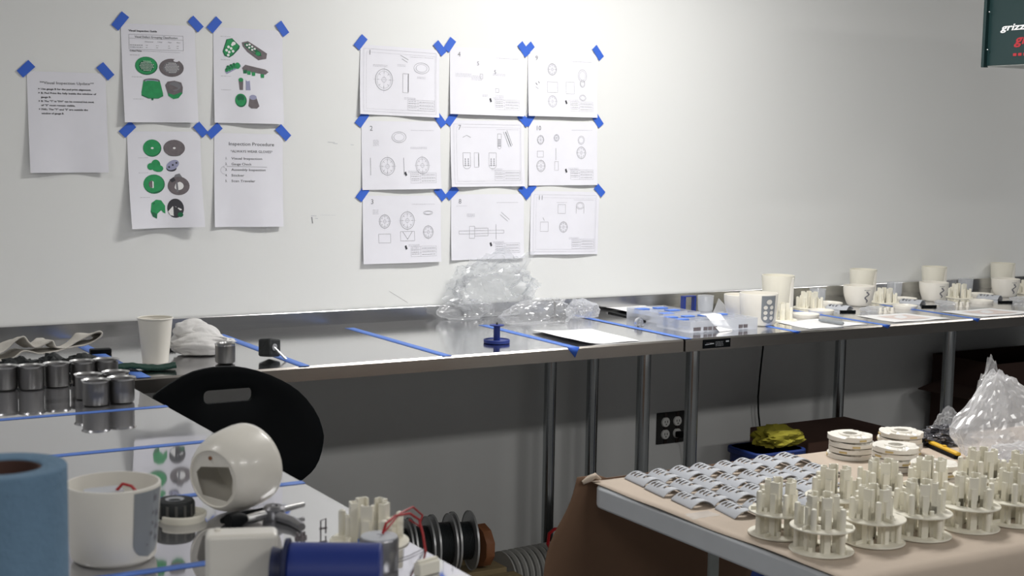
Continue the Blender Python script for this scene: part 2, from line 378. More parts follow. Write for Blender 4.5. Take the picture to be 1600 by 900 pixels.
def d_parts(d, w, h):
    for v in (.026, .094, .142, .182): d.scribble(.022, v, .03, m_grey, 1)
    P = lambda pts, m, k=1.2: d.fill(pts, m, k)
    P([(.040, .034), (.057, .030), (.081, .052), (.079, .060), (.060, .080), (.049, .087), (.034, .083), (.028, .070)], m_gdark); P([(.042, .035), (.056, .032), (.078, .052), (.059, .076), (.048, .084), (.036, .080), (.031, .070)], m_green, 1.5)
    for u, v in ((.048, .071), (.040, .066), (.045, .080), (.054, .060), (.046, .056), (.060, .068), (.058, .049)): d.ell(u, v, .0042, .0040, m_paper2, 2, 10)
    d.ell(.062, .045, .006, .005, m_paper2, 2.2)
    P([(.087, .041), (.106, .036), (.128, .048), (.166, .070), (.163, .086), (.138, .091), (.104, .068), (.090, .052)], m_pgrey); P([(.094, .044), (.106, .041), (.146, .068), (.148, .078), (.136, .079), (.098, .053)], m_gdark, 1.5)
    for u, v in ((.103, .048), (.111, .046), (.110, .055), (.119, .052), (.119, .061), (.127, .058)): d.ell(u, v, .0036, .003, m_paper2, 2, 10)
    d.ell(.137, .072, .007, .0055, m_green, 2.1)
    P([(.034, .128), (.082, .106), (.084, .112), (.040, .136)], m_lav, 1.1)
    for i, (u, v) in enumerate(((.040, .124), (.048, .121), (.056, .117), (.064, .113), (.044, .116), (.053, .112), (.062, .108))): d.ell(u, v, .0052, .006, m_green, 1.6+.02*i, 12); d.ell(u, v-.003, .004, .003, m_gdark, 1.9, 10)
    d.ell(.073, .110, .0085, .0095, m_green, 2, 16)
    P([(.087, .116), (.097, .106), (.160, .118), (.170, .125), (.160, .133), (.120, .128), (.090, .122)], m_pgrey, 1.5)
    for u, v in ((.096, .126), (.108, .129), (.122, .132), (.150, .137)): d.fill([(u-.006, v-.005), (u+.006, v-.005), (u+.005, v+.006), (u-.005, v+.006)], m_green if u > .1 else m_gdark, 1.2)
    P([(.076, .152), (.090, .152), (.089, .181), (.079, .181)], m_pgrey); d.ell(.083, .151, .0072, .006, m_green, 1.6)
    P([(.098, .152), (.110, .152), (.112, .181), (.098, .181)], m_lav); d.ell(.104, .151, .006, .0035, m_paper, 1.5)
    d.ell(.082, .212, .0175, .020, m_gdark, 1.1); d.ell(.081, .210, .016, .018, m_green, 1.4); d.ell(.081, .205, .011, .010, m_gdark, 1.6); d.ell(.082, .217, .008, .007, m_green, 1.9)
    P([(.108, .204), (.130, .204), (.138, .228), (.130, .235), (.112, .235), (.104, .228)], m_pgrey); d.ell(.119, .202, .011, .0075, m_lav, 1.5)
def d_green(d, w, h):
    for v in (.076, .119, .190): d.scribble(.03, v, .03, m_grey, 1)
    disc(d, .072, .048, .027, .025, m_green, 0, m_gdark); disc(d, .137, .048, .032, .024, m_pgrey, 0, m_grey); d.ell(.137, .066, .02, .006, m_gdark, .9)
    for cu, cv, m in ((.072, .048, m_gdark), (.137, .048, m_grey)):
        for k in range(5):
            a = k*1.256
            for q in range(5):
                b = a+q*.25; rr = .008+q*.0032; b2 = b+.25; r2 = rr+.0032
                d.line(cu+rr*cos(b), cv+rr*.85*sin(b), cu+r2*cos(b2), cv+r2*.85*sin(b2), m, .0016)
        d.ell(cu, cv, .0042, .003, m_paper2, 2.6, 12)
    d.ell(.081, .098, .014, .017, m_green, 1.4); d.ell(.090, .107, .013, .010, m_green, 1.5); d.ell(.066, .101, .010, .010, m_green, 1.5); d.ell(.088, .110, .012, .007, m_gdark, 1.2)
    d.ell(.127, .107, .015, .009, m_ink, 1.1); d.ell(.131, .097, .020, .013, m_lav, 1.5, rot=-.5)
    for u, v in ((.120, .103), (.131, .097), (.142, .091)): d.ell(u, v, .003, .003, m_ink, 2, 10)
    disc(d, .074, .152, .032, .028, m_green, .5, m_pgrey); d.ell(.074, .152, .014, .012, m_paper2, 2.2); d.fill([(.06, .145), (.069, .141), (.069, .163), (.060, .158)], m_pgrey, 2.5)
    disc(d, .146, .158, .032, .027, m_pgrey, .45, m_paper2); d.fill([(.138, .125), (.150, .122), (.157, .132), (.148, .136), (.132, .134)], m_grey, 1.3); d.fill([(.138, .148), (.143, .143), (.145, .176), (.139, .176)], m_grey, 2.3); d.fill([(.12, .14), (.132, .132), (.138, .142), (.127, .148)], m_ink, 2.2)
    d.fill([(.064, .206), (.078, .197), (.093, .199), (.104, .215), (.104, .238), (.098, .235), (.092, .228), (.080, .238), (.078, .252), (.066, .246), (.060, .232)], m_green, 1.3); d.fill([(.060, .228), (.078, .238), (.078, .252), (.066, .246)], m_gdark, 1.6); d.ell(.072, .209, .0035, .0035, m_gdark, 1.9)
    d.ell(.134, .223, .024, .028, m_ink, 1.1); d.fill([(.112, .232), (.128, .215), (.15, .222), (.152, .228), (.135, .234), (.130, .246), (.118, .243)], m_paper2, 1.6); d.ell(.147, .242, .008, .007, m_gdark, 1.7)
    for u, v in ((.129, .216), (.138, .222), (.146, .218), (.134, .230)): d.ell(u, v, .003, .0025, m_ink, 2.2, 8)
def d_proc(d, w, h):
    d.text('Inspection Procedure', w*.54, .036, .0145, m_ink, False, .142, True)
    d.text('*ALWAYS WEAR GLOVES*', w*.54, .057, .0105, m_ink, False, .132, True)
    for i, s in enumerate(('Visual Inspection', 'Gauge Check', 'Assembly Inspection', 'Sticker', 'Scan Traveler')):
        v = .078+i*.0168; d.text(f'{i+1}.', .034, v, .010, m_ink); d.text(s, .053, v, .010, m_ink, False, len(s)*.00565)
    d.line(.038, .0985, .165, .0995, m_grey, .0008, 6)
    d.ring(.034, .110, .014, .012, m_line, .0007, 12, 1.6, 4.6); d.line(.028, .10, .034, .104, m_line, .0008)
SC = .2794/1.0
def drawing(num, items, frame=True, np_=(.036, .040), tb=True, logo=True):
    def f(d, w, h):
        if frame: d.rect(.012, .012, w-.012, h-.010, m_line, .0004); d.rect(.022, .022, w-.016, h-.018, m_line, .0003)
        if num: d.text(num, np_[0]-.008, np_[1], .022, m_grey)
        if tb:
            x = w*.60; d.rect(x, h-.052, w-.018, h-.02, m_line, .0005)
            for k in (.010, .020): d.line(x, h-.052+k, w-.018, h-.052+k, m_line, .0004, 4)
            d.line(x+.035, h-.052, x+.035, h-.02, m_line, .0005); d.scribble(x+.003, h-.047, .027, m_grey, 4, .0065, .001); d.scribble(x+.04, h-.046, .05, m_grey, 3, .010, .0012)
            if logo: d.fill([(x-.022, h-.054), (x-.016, h-.057), (x-.012, h-.045), (x-.018, h-.042)], m_ink, 1.3)
            d.scribble(x-.012 if not logo else x-.008, h-.058, .04, m_line, 2, .004)
        d.scribble(w*.62, .028, w*.3, m_line, 1)
        for it in items:
            k = it[0]; a = it[1:]
            if k == 'c':      # flanged disc seen from above
                u, v, r = a[:3]; m = a[3] if len(a) > 3 else m_grey
                d.ring(u, v, r, r*1.12, m, .0012); d.ring(u, v, r*.82, r*.9, m_line, .0006)
                for q in range(8): b = q*pi/4; d.line(u+r*.6*cos(b), v+r*.66*sin(b), u+r*.78*cos(b), v+r*.86*sin(b), m, .001)
                d.line(u-r*1.25, v, u+r*1.25, v, m_line, .0003); d.line(u, v-r*1.4, u, v+r*1.4, m_line, .0003); d.ring(u, v, r*.25, r*.28, m_line, .0007, 12)
            elif k == 'e': d.ring(a[0], a[1], a[2], a[3], m_grey, .0009); d.ell(a[0], a[1], a[2]*.7, a[3]*.7, m_paper, 1); d.ring(a[0], a[1], a[2]*.72, a[3]*.72, m_line, .0009)
            elif k == 'r': d.rect(*a, m_grey, .0007, 2)
            elif k == 'l': d.line(*a, m_grey, .0011)
            elif k == 'k': d.line(*a, m_ink, .002)
            elif k == 't': d.text(a[0], a[1], a[2], .018, m_grey)
            elif k == 's': d.scribble(a[0], a[1], a[2], m_line, a[3], .0042)
            elif k == 'u': # slotted handle shape
                u, v, ww, hh = a; d.rect(u, v, u+ww, v+hh*.8, m_grey, .0008, 1); d.ring(u+ww/2, v+hh*.8, ww/2, hh*.2, m_grey, .0008, 10, 0, pi)
                for q in range(4): d.ell(u+ww*.3, v+hh*(.4+.13*q), .0022, .003, m_line, 1, 8); d.ell(u+ww*.7, v+hh*(.4+.13*q), .0022, .003, m_line, 1, 8)
        d.scribble(w*.2, h*.9, .0, m_line, 0)
    return f
PW, PH = .2159, .2794
G1 = 'printed inspection notices taped to the wall'; G2 = 'technical drawings taped to the wall'
sheet((47, 270), (167, 269.5), PW, PH, 'leftmost white page, headed Visual Inspection Update with bullet points', 'paper notice', d_update, G1, .012, ph=.4)
sheet((194.5, 191), (311, 191.5), PW, PH, 'page titled Visual Inspection Guide with a table and round green and grey parts', 'paper notice', d_guide, G1, .014, ph=1.)
sheet((336, 191.5), (446, 194), PW, PH, 'page with green and grey slotted handle shapes and small cups, above the procedure list', 'paper notice', d_parts, G1, .016, ph=2.)
sheet((205.5, 358), (318, 354.5), PW, PH, 'page of green and grey round part pictures below the inspection guide', 'paper notice', d_green, G1, .03, ph=.8)
sheet((336, 355), (445, 354), PW, PH, 'white page headed Inspection Procedure with a numbered list', 'paper notice', d_proc, G1, .014, ph=1.8)
G = drawing
S = [
 ((562, 178), (688, 184), '1', [('c', .084, .105, .030), ('e', .215, .062, .027, .017), ('k', .169, .082, .169, .14), ('r', .15, .082, .169, .142), ('l', .14, .025, .168, .038), ('l', .145, .036, .165, .046), ('s', .13, .055, .03, 2), ('s', .045, .06, .05, 2), ('s', .2, .09, .03, 2)], 'drawing numbered 1 with one large toothed circle and an oval'),
 ((704, 178), (821, 182), '4', [('t', '5', .10, .055), ('t', '5', .165, .08), ('s', .02, .085, .06, 3), ('s', .08, .09, .04, 4), ('r', .112, .083, .122, .098), ('s', .16, .08, .05, 2), ('r', .17, .128, .183, .14), ('s', .17, .15, .03, 2), ('s', .12, .15, .02, 2)], 'faint drawing numbered 4 with a small handwritten 5 near its middle'),
 ((826, 181), (934, 184), '9', [('c', .096, .058, .017), ('r', .076, .1, .117, .135), ('c', .096, .165, .017, m_line), ('r', .152, .098, .184, .138), ('e', .218, .075, .017, .021), ('e', .218, .102, .010, .012), ('e', .218, .15, .013, .010), ('k', .03, .105, .036, .112), ('k', .04, .1, .045, .106), ('l', .03, .118, .04, .125)], 'drawing numbered 9, top right of the drawings grid'),
 ((567, 297), (690, 295), '2', [('c', .088, .142, .025), ('c', .212, .14, .024, m_line), ('e', .13, .050, .025, .017), ('s', .17, .082, .06, 2), ('l', .03, .115, .03, .17), ('l', .145, .115, .145, .17), ('s', .04, .06, .02, 5)], 'drawing numbered 2 with two round plans side by side under an oval'),
 ((705, 292), (822, 291), '7', [('u', .045, .105, .028, .052), ('k', .105, .107, .105, .15), ('r', .088, .105, .105, .152), ('u', .145, .105, .028, .052), ('u', .178, .042, .014, .05), ('l', .2, .035, .222, .085), ('l', .213, .03, .235, .08), ('k', .208, .035, .23, .083), ('l', .045, .055, .06, .048), ('l', .06, .048, .075, .055)], 'drawing numbered 7 with long slotted handle plans'),
 ((826, 290), (935, 289), '10', [('c', .048, .062, .013), ('c', .112, .055, .010, m_line), ('r', .035, .1, .06, .12), ('l', .11, .09, .11, .13), ('c', .050, .150, .017), ('r', .106, .135, .12, .165), ('e', .212, .062, .013, .014), ('c', .212, .105, .018)], 'drawing numbered 10 with many small round plans, right end of middle row'),
 ((568, 413), (690, 409), '3', [('c', .077, .082, .019), ('c', .157, .080, .025), ('e', .232, .056, .017, .006), ('c', .232, .118, .018), ('r', .055, .122, .097, .15), ('r', .132, .115, .182, .145), ('l', .140, .115, .157, .14), ('l', .174, .115, .157, .14), ('s', .035, .045, .02, 4)], 'drawing numbered 3 with round plans, lowest left of the drawings grid'),
 ((705, 407), (822, 403), '8', [('s', .02, .038, .04, 1), ('l', .19, .06, .222, .085), ('l', .186, .068, .215, .09), ('r', .03, .12, .2, .13), ('r', .07, .105, .09, .145), ('r', .09, .112, .14, .138), ('l', .17, .1, .17, .15), ('s', .06, .065, .03, 3)], 'very faint drawing numbered 8 just above the clear bags'),
 ((828, 398), (934, 397), '11', [('r', .11, .045, .14, .075), ('e', .2, .048, .016, .012), ('l', .184, .048, .184, .075), ('l', .216, .048, .216, .075), ('r', .04, .105, .072, .137), ('c', .133, .122, .016), ('l', .05, .09, .056, .1), ('s', .105, .038, .04, 1)], 'drawing numbered 11 with a square and a circle, lowest right of the grid'),
]
for bl, br, n, it, lb in S:
    sheet(bl, br, PH, PW, lb, 'technical drawing', drawing(n, it, frame=n in ('1', '7', '11'), np_=(.036, .030 if n != '3' else .026), logo=n not in ('1', '7', '11')), G2, random.uniform(.008, .016), name='technical_drawing', ph=random.uniform(0, 5))

# ================================================================ BLUE TAPE LINES
def ytape(px, py, y0=-.748, y1=-.06, w=.024, label='', tab=0, z=.9):
    x = at(px, py).x; mb = MB(); sk = random.uniform(-.006, .006)
    mb.grid(lambda i, j: V((x-w/2+w*i+sk*(j-.0), y0+(y1-y0)*j, z+.0006)), 1, 24, m_tape2)
    if tab: mb.add([(x-.022, -.7512, .9005), (x+.02, -.7512, .9005), (x+.006, -.7514, .9-tab)], [(0, 1, 2)], m_tape)
    mb.add([(x-w/2, -.748, .9006), (x+w/2, -.748, .9006), (x+w/2, -.7512, .899), (x-w/2, -.7512, .899)], [(0, 1, 2, 3)], m_tape2) if tab else None
    o = mb.build('marking_tape', solid=.0003); tag(o, label, 'tape', 'blue tape lines on the workbench'); return o
ytape(225, 590, y1=-.065, label='blue tape line on the bench between the beige cloth and paper cup', w=.034)
ytape(478, 573, y1=-.1, label='blue tape line on the bench passing behind the small black block', w=.03)
ytape(701, 557, y1=-.12, label='blue tape line on bare steel left of the blue spool', w=.03)
ytape(893, 542, y1=-.22, label='blue tape line from the blue spool to the loose white sheet, folded over bench edge', tab=.03, w=.03)
ytape(1082, 531, y1=-.12, label='blue tape line beside the seam between the two benches', w=.028)
ytape(1239, 517, y1=-.3, label='blue tape line ending at bench edge beside the clear divider boxes', tab=.007)
ytape(1385, 508, y1=-.3, label='blue tape line running beside the sheet with the marker', tab=.012)
ytape(1519, 497, y1=-.3, label='blue tape line between the two farthest white forms', tab=.012)
def xtape(px, py, label, x0=-1.49, w=.016):
    y = at(px, py).y; mb = MB()
    mb.grid(lambda i, j: V((x0+(-.4835-x0)*i, y-w/2+w*j, .9006)), 24, 1, m_tape2)
    tag(mb.build('marking_tape', solid=.0003), label, 'tape', 'blue tape lines across the foreground table')
xtape(257, 635, 'blue tape line across the foreground table just before the steel cups', w=.022)
xtape(330, 689, 'blue tape line across the foreground table running behind the tipped white pot', w=.022)
xtape(470, 754, 'blue tape line across the foreground table under the tipped white pot', w=.02)
y4 = at(280, 886).y
xtape(280, 886, 'nearest blue tape line across the foreground table by the cut white cup', w=.02)

# ================================================================ STEEL CUPS
def cup_profile(r, h, rim, th=.0012):
    return [(0, .0), (r-.006, 0), (r-.001, .003), (r, .008), (r, h-.004), (rim, h), (rim, h+.0012), (r-.0004, h-.0025), (r-th, h-.006), (r-th, .006), (0, .004)]
def steel_cup(loc, label, r=.0275, h=.054, rim=.0305, group='small steel cups on the foreground table'):
    o = thing('steel_cup', label, 'cup', loc, 0, group)
    pf = cup_profile(r, h, rim); MB().lathe(pf[:5], m_cup, 48).lathe(pf[7:], m_cup, 48).build('body', o, smooth=40)
    MB().lathe([(r, h-.004), (rim, h), (rim, h+.0012), (r-.0004, h-.0025)], m_rim, 48).build('rolled_rim', o); return o
c0 = steel_cup(at(150, 633), 'steel cup front left in the cluster of four by the tape')
cups = [((190, 628.5), 'steel cup front right in the cluster of four by the tape'), ((138, 623), 'steel cup rear left in the cluster of four, half hidden'), ((181, 618.5), 'steel cup rear right in the cluster of four, half hidden'),
 ((8, 609), 'leftmost steel cup of the back row, cut by the frame'), ((49, 608), 'second steel cup of the back row from the left, below the beige cloth'), ((89, 604), 'third steel cup of the back row from the left'),
 ((130, 600), 'fourth steel cup of the back row, behind the cluster of four'), ((166, 597), 'last steel cup of the back row, beside the dark green pad')]
for (px, py), lb in cups: dup(c0, at(px, py), random.random(), lb)
bc = steel_cup(at(352, 568)+V((0, 0, .0012)), 'single straight steel cup in front of the white rag on bench', .0255, .05, .0262, None)

# paper cup
o = thing('paper_cup', 'tall white paper cup standing on the bench left of the rag', 'cup', at(243, 565))
MB().lathe([(0, .004), (.030, .004), (.0305, 0), (.0325, 0), (.0435, .112), (.0430, .112), (.0315, .008), (0, .008)], m_plas, 56).build('body', o)
MB().lathe([(.0435+.002*cos(a), .113+.002*sin(a)) for a in [i*pi/5 for i in range(11)]], m_plasw, 56).build('rolled_rim', o)

# ================================================================ SOFT THINGS
def blob(name, c, rad, m, seed, amp=.25, sub=5, label='', cat='', sharp=1.6, flat=True, group=None, parent=None, folds=2.2, shp=None, smooth=40, floorz=None, ymax=None):
    "crumpled closed sheet: sphere pulled into ridges, resting on its base"
    bm = bmesh.new(); bmesh.ops.create_icosphere(bm, subdivisions=sub, radius=1); off = V((seed*3.1, seed*1.7, seed*.9))
    for v in bm.verts:
        n = v.co.normalized(); p = (V((n.x*folds[0], n.y*folds[1], n.z*folds[2])) if isinstance(folds, tuple) else n*folds)+off
        k = 1-abs(noise.noise(p))*2; k2 = 1-abs(noise.noise(p*2.3+off))*2; k3 = noise.noise(p*5.+off); k4 = noise.noise(n*1.1+off*2)
        s = 1+amp*(k*.9+k2*.45+k3*.22+k4*1.1-.7)*sharp*.6
        q = V((n.x*s, n.y*s, n.z*s)); q += noise.noise_vector(p*1.7)*amp*.35
        if shp: q = shp(q)
        v.co = V((q.x*rad[0], q.y*rad[1], q.z*rad[2]))
    return finish_blob(bm, name, c, rad, m, label, cat, flat, group, parent, smooth, ymax)
def finish_blob(bm, name, c, rad, m, label, cat, flat, group, parent, smooth, ymax):
    if flat:
        zm = -rad[2]*.55
        for v in bm.verts:
            if v.co.z < zm: v.co.z = zm+(v.co.z-zm)*.05
        lo = min(v.co.z for v in bm.verts)
        for v in bm.verts: v.co.z -= lo
    if ymax is not None:
        for v in bm.verts:
            if v.co.y+c[1] > ymax-.02: v.co.y = ymax-c[1]-.02+.02*(1-math.exp(-(v.co.y+c[1]-ymax+.02)/.02))
    me = D.meshes.new(name); bm.to_mesh(me); bm.free(); me.materials.append(m)
    if smooth: me.shade_smooth(); me.set_sharp_from_angle(angle=R(smooth))
    o = D.objects.new(name, me); C.objects.link(o); o.location = c
    if parent: o.parent = parent
    else: tag(o, label, cat, group)
    return o
def crumple(name, c, rad, m, seed, amp, label, cat, group, shp=None, ymax=None, base=2, fine=2, spikes=0, smooth=16):
    "film bag: big flat facets meeting in creases, each creased again more finely"
    rs = random.Random(seed); bm = bmesh.new(); bmesh.ops.create_icosphere(bm, subdivisions=base, radius=1)
    def push(a):
        for v in bm.verts:
            v.co *= 1+rs.uniform(-a, a*.8); v.co += V((rs.uniform(-a, a), rs.uniform(-a, a), rs.uniform(-a, a)))*.35
    push(amp)
    if spikes:
        for v in rs.sample(list(bm.verts), spikes):
            if v.co.z > -.2: v.co *= 1.0+rs.uniform(.2, .5)
    for f in range(fine):
        bmesh.ops.subdivide_edges(bm, edges=bm.edges, cuts=1); bmesh.ops.triangulate(bm, faces=bm.faces); push(amp*(.40, .26, .10)[f])
    for v in bm.verts:
        q = v.co.copy()
        if shp: q = shp(q)
        v.co = V((q.x*rad[0], q.y*rad[1], q.z*rad[2]))
    return finish_blob(bm, name, c, rad, m, label, cat, True, group, None, smooth, ymax)
# beige cloth: a thick strip thrown in folds
def strip(name, prof, depth, th, m, loc, label, cat, rz=0, wob=.006, group=None):
    mb = MB(); n = len(prof); nv = 14
    pf = []
    for i in range(n-1):      # Catmull-Rom
        p0, p1, p2, p3 = prof[max(i-1, 0)], prof[i], prof[i+1], prof[min(i+2, n-1)]
        for k in range(6):
            t = k/6; pf.append(tuple(.5*((2*p1[a])+(-p0[a]+p2[a])*t+(2*p0[a]-5*p1[a]+4*p2[a]-p3[a])*t*t+(-p0[a]+3*p1[a]-3*p2[a]+p3[a])*t**3) for a in (0, 1)))
    pf.append(prof[-1]); N = len(pf)-1
    def fn(i, j):
        x, z = pf[round(i*N)]; s = 1-.35*j*abs(sin(x*31)); return V((x+wob*sin(j*5+x*20), depth*j+wob*sin(x*40), max(z*s+wob*.4*noise.noise(V((x*30, j*4, 1))), .003)))
    mb.grid(fn, N, nv, m); o = mb.build(name, None, loc, 60, solid=th); o.rotation_euler = (0, 0, rz); tag(o, label, cat, group); return o
cx = at(0, 572).x
strip('folded_cloth', [(-.10, .03), (-.05, .02), (0, .03), (.03, .055), (.05, .066), (.062, .05), (.078, .038), (.105, .048), (.118, .052), (.128, .036), (.16, .032), (.2, .034), (.235, .047), (.25, .062), (.243, .069), (.222, .062), (.19, .046), (.15, .03), (.09, .022), (.05, .03), (.02, .012), (-.05, .01)], .1, .0035, m_cloth, (cx-.01, -.5, .914), 'beige cloth lying in raised folds behind the row of steel cups', 'cloth')
for i, (px, py, s, lb) in enumerate([(30, 592, (.042, .028, .030), 'crumpled black glove behind the two leftmost steel cups'), (82, 588, (.038, .028, .030), 'crumpled black glove behind the second and third steel cups'), (132, 584, (.040, .026, .028), 'crumpled black glove behind the fourth and last steel cups')]):
    p = at(px, py); blob('black_glove', p+V((0, .02, .002)), s, m_glove, 3+i, .3, 4, lb, 'glove', group='black gloves under the cloth')
mb = MB(); mb.prism(rrect(.055, .03, .006), 0, .012, m_black); o = mb.build('black_pad', None, at(157, 552), bevel=.002); o.rotation_euler = (0, 0, -.1); tag(o, 'small flat black block lying across the blue tape by the cloth', 'block')
def pad(px, py, L, W, rz, lb, ph):
    mb = MB(); mb.grid(lambda i, j: V(((i-.5)*L, (j-.5)*W, .005+.004*(sin(i*7+ph)+1)*.8+.003*noise.noise(V((i*9, j*9, ph))))), 30, 10, m_pad)
    o = mb.build('scouring_pad', None, at(px, py), 60, solid=.006); o.rotation_euler = (0, 0, rz); tag(o, lb, 'scouring pad')
pad(228, 578, .145, .06, -.25, 'dark green scouring pad lying over the blue tape by the paper cup', 0.)
# wrinkled rag
def ragshape(q):
    q = q.copy(); q.z *= (.75+.45*sin(q.x*2.2+2.0)); return q
rag = blob('crumpled_rag', at(322, 556)+V((0, .035, .002)), (.088, .056, .046), m_rag, 19, .24, 5, 'crumpled white cotton rag heaped on the bench', 'rag', shp=ragshape, folds=(.8, 1.5, 2.4), smooth=89, sharp=1.1)
p = at(352, 523)
rag2 = blob('rag_fold', V((-.026, .004, .040)), (.050, .040, .034), m_rag, 5, .2, 4, parent=rag, folds=(.9, 1.2, 2.6), smooth=89, sharp=1.2)
o = MB(); o.box((0, 0, .006), (.03, .012, .012), m_black); tag(o.build('black_clip', None, at(266, 546), bevel=.002), 'tiny black clip between the paper cup and the rag', 'clip')
# black gauge block
bl_ = thing('gauge_block', 'small black block with a thin metal handle tipped on the bench', 'gauge', at(421, 561), .5)
mb = MB(); rt = M.Rotation(R(10), 3, 'Y') @ M.Rotation(R(-8), 3, 'X'); mb.box((0, 0, .030), (.046, .04, .046), m_glove, rt); mb.build('block', bl_, bevel=.005)
MB().lathe([(0, 0), (.009, 0), (.009, .003), (.005, .0035), (.004, .002), (0, .002)], m_galv, 24, (0, 0, 0), M.Rotation(R(90), 4, 'X')).build('collar', bl_, (-.006, -.021, .034))
MB().tube([(-.006, -.02, .034), (-.002, -.035, .02), (.004, -.052, .004)], .0028, m_rim).build('handle', bl_)

# ================================================================ BLUE SPOOL
def spool(loc, lb):
    o = thing('blue_spool', lb, 'spool', loc)
    MB().lathe([(0, 0), (.037, 0), (.038, .001), (.038, .009), (.037, .010), (.034, .010), (.033, .0075), (.012, .0075), (0, .0075)], m_blue, 48).build('base_flange', o)
    MB().lathe([(.0095, .007), (.0095, .050), (0, .050)], m_blue, 32).build('core', o)
    MB().lathe([(0, .049), (.019, .049), (.0212, .050), (.0212, .052), (.006, .0528), (0, .0528)], m_blue, 40).build('top_flange', o)
    MB().lathe([(0, .052), (.0035, .052), (.0035, .054), (.0016, .055), (.0016, .059), (0, .059)], m_black, 16).build('spindle_pin', o); return o
spool(at(776, 536)+V((0, 0, .0012)), 'dark blue plastic spool standing upright on the bench before the clear bags')

# ================================================================ SHEETS LYING ON BENCHES
def flatsheet(pts, label, cat, m=m_paper2, z=.9, bend=.0, name='loose_sheet', draw=None, group=None, lift=.001):
    P = [at(px, py, z) for px, py in pts]; o = P[0].copy()
    # squared up on the two edges that meet at the first corner
    def fn(i, j):
        a = P[0].lerp(P[1], i); b = P[3].lerp(P[2], i); q = a.lerp(b, j)-o
        q.z = lift+bend*max(0, (1-i)*1.0-.55)**2*4*(.3+.7*j)+.0006*sin(9*i+7*j); return q
    mb = MB(); mb.grid(fn, 16, 16, m)
    if draw: 
        L = (P[1]-P[0]).length; W = (P[3]-P[0]).length
        draw(Draw(mb, lambda u, v, l: fn(u/L, v/W)+V((0, 0, l)), .0003), L, W)
    ob = mb.build(name, None, o, 60); tag(ob, label, cat, group); return ob
flatsheet([(829.5, 518.4), (925, 514.4), (1000, 533), (897, 540)], 'blank white sheet with curled left edge near the front of the bench', 'paper', bend=.02)
cb = MB(); P = [at(*q) for q in [(950, 489), (1010, 484), (1046, 491), (1008, 503)]]; cb.add([p+V((0, 0, .0002)) for p in P]+[p+V((0, 0, .004)) for p in P], [(0, 1, 2, 3), (4, 5, 6, 7), (0, 1, 5, 4), (1, 2, 6, 5), (2, 3, 7, 6), (3, 0, 4, 7)], m_black)
tag(cb.build('clipboard', smooth=0), 'black clipboard under the white sheet right of the clear bags', 'clipboard')
flatsheet([(945.6, 484.3), (1006, 480), (1049, 490), (1012, 501)], 'white sheet lying on the black clipboard beside the clear bags', 'paper', bend=.012, lift=.007)
def form(d, L, W):
    for i in range(9): d.scribble(L*.2, W*(.2+.07*i), L*.6, m_line, 1, w=.0012)
    d.rect(L*.15, W*.12, L*.85, W*.88, m_line, .0007)
tints = mat('form_tint', (.72, .62, .58), .8)
def form2(d, L, W):
    d.fill([(L*.25, W*.2), (L*.8, W*.2), (L*.8, W*.8), (L*.25, W*.8)], tints, 1); [d.scribble(L*.27, W*(.25+.09*i), L*.5, m_line, 1, w=.0012) for i in range(6)]
flatsheet([(1213, 504), (1277, 498.5), (1356, 507), (1265, 514.5)], 'printed white form with a black marker lying on it', 'paper', draw=form, name='paper_form')
flatsheet([(1338, 494), (1416, 489.8), (1486, 498), (1398, 504)], 'printed white form between two blue tape lines, second along the bench', 'paper', draw=form2, name='paper_form')
flatsheet([(1469, 487.5), (1548, 482), (1622, 489), (1537, 495.5)], 'printed white form farthest along the bench at the frame edge', 'paper', draw=form2, name='paper_form')
a, b = at(1280, 500, .908), at(1318, 505.5, .908)
mk = MB(); dv = (b-a); mk.tube([a, a+dv*.08, a+dv*.1, a+dv*.62, a+dv*.63, a+dv*.97, b], [.004, .005, .0055, .0055, .0062, .0058, .003], m_panel, 12)
tag(mk.build('marker_pen'), 'dark grey marker pen lying on the printed form', 'marker')
# bearing rings
o = thing('ball_bearing', 'small chrome bearing resting at the clipboard corner', 'bearing', at(998, 510))
mx = M.Rotation(R(90), 4, 'X')
MB().lathe([(.009, -.005), (.014, -.005), (.014, .005), (.009, .005), (.009, -.005)], m_rim, 28, (0, 0, .014), mx).build('outer_ring', o)
MB().lathe([(.003, -.0055), (.007, -.0055), (.007, .0055), (.003, .0055), (.003, -.0055)], m_rim, 20, (0, 0, .014), mx).build('inner_ring', o)
MB().lathe([(0, 0), (.006, 0), (.006, .003), (0, .003)], m_rim, 20, (.016, 0, 0)).build('spacer', o)

# ================================================================ CLEAR BAGS
def bag(px, py, rad, seed, label, m=m_film, z=.9, dy=0., amp=.3, group='crumpled clear bags on the bench', lift=0, shp=None, base=2, fine=2, spikes=6, smooth=0):
    p = at(px, py, z)+V((0, dy, lift+.0015))
    return crumple('plastic_bag', p, rad, m, int(seed*10), amp, label, 'plastic bag', group, shp, -.036 if abs(z-.9) < .01 else None, base, fine, spikes, smooth)
def mound(q):
    q = q.copy(); k = max(0, q.z); q.x *= 1+.30*k; q.z *= 1+.12*max(0, 1-abs(q.x)*1.4); return q
b1 = bag(788, 498, (.148, .085, .112), 2.3, 'large clear plastic bag standing up against the lowest drawings', m_film, dy=.10, shp=mound, amp=.22, base=3, fine=2, spikes=40)
b2 = bag(733, 499, (.095, .055, .040), 5.1, 'clear bag flattened at the left end of the bag heap', m_film, dy=.03, amp=.24, base=2, fine=3)
b3 = bag(838, 506, (.125, .045, .052), 8.4, 'clear bag with a small printed mark, in front behind the sheet', m_film, dy=.0, amp=.18, fine=3)
b4 = bag(914, 497, (.060, .05, .038), 3.7, 'rounded clear bag at the right end of the heap by the clipboard', m_film2, dy=.02, amp=.18, fine=3, spikes=2)
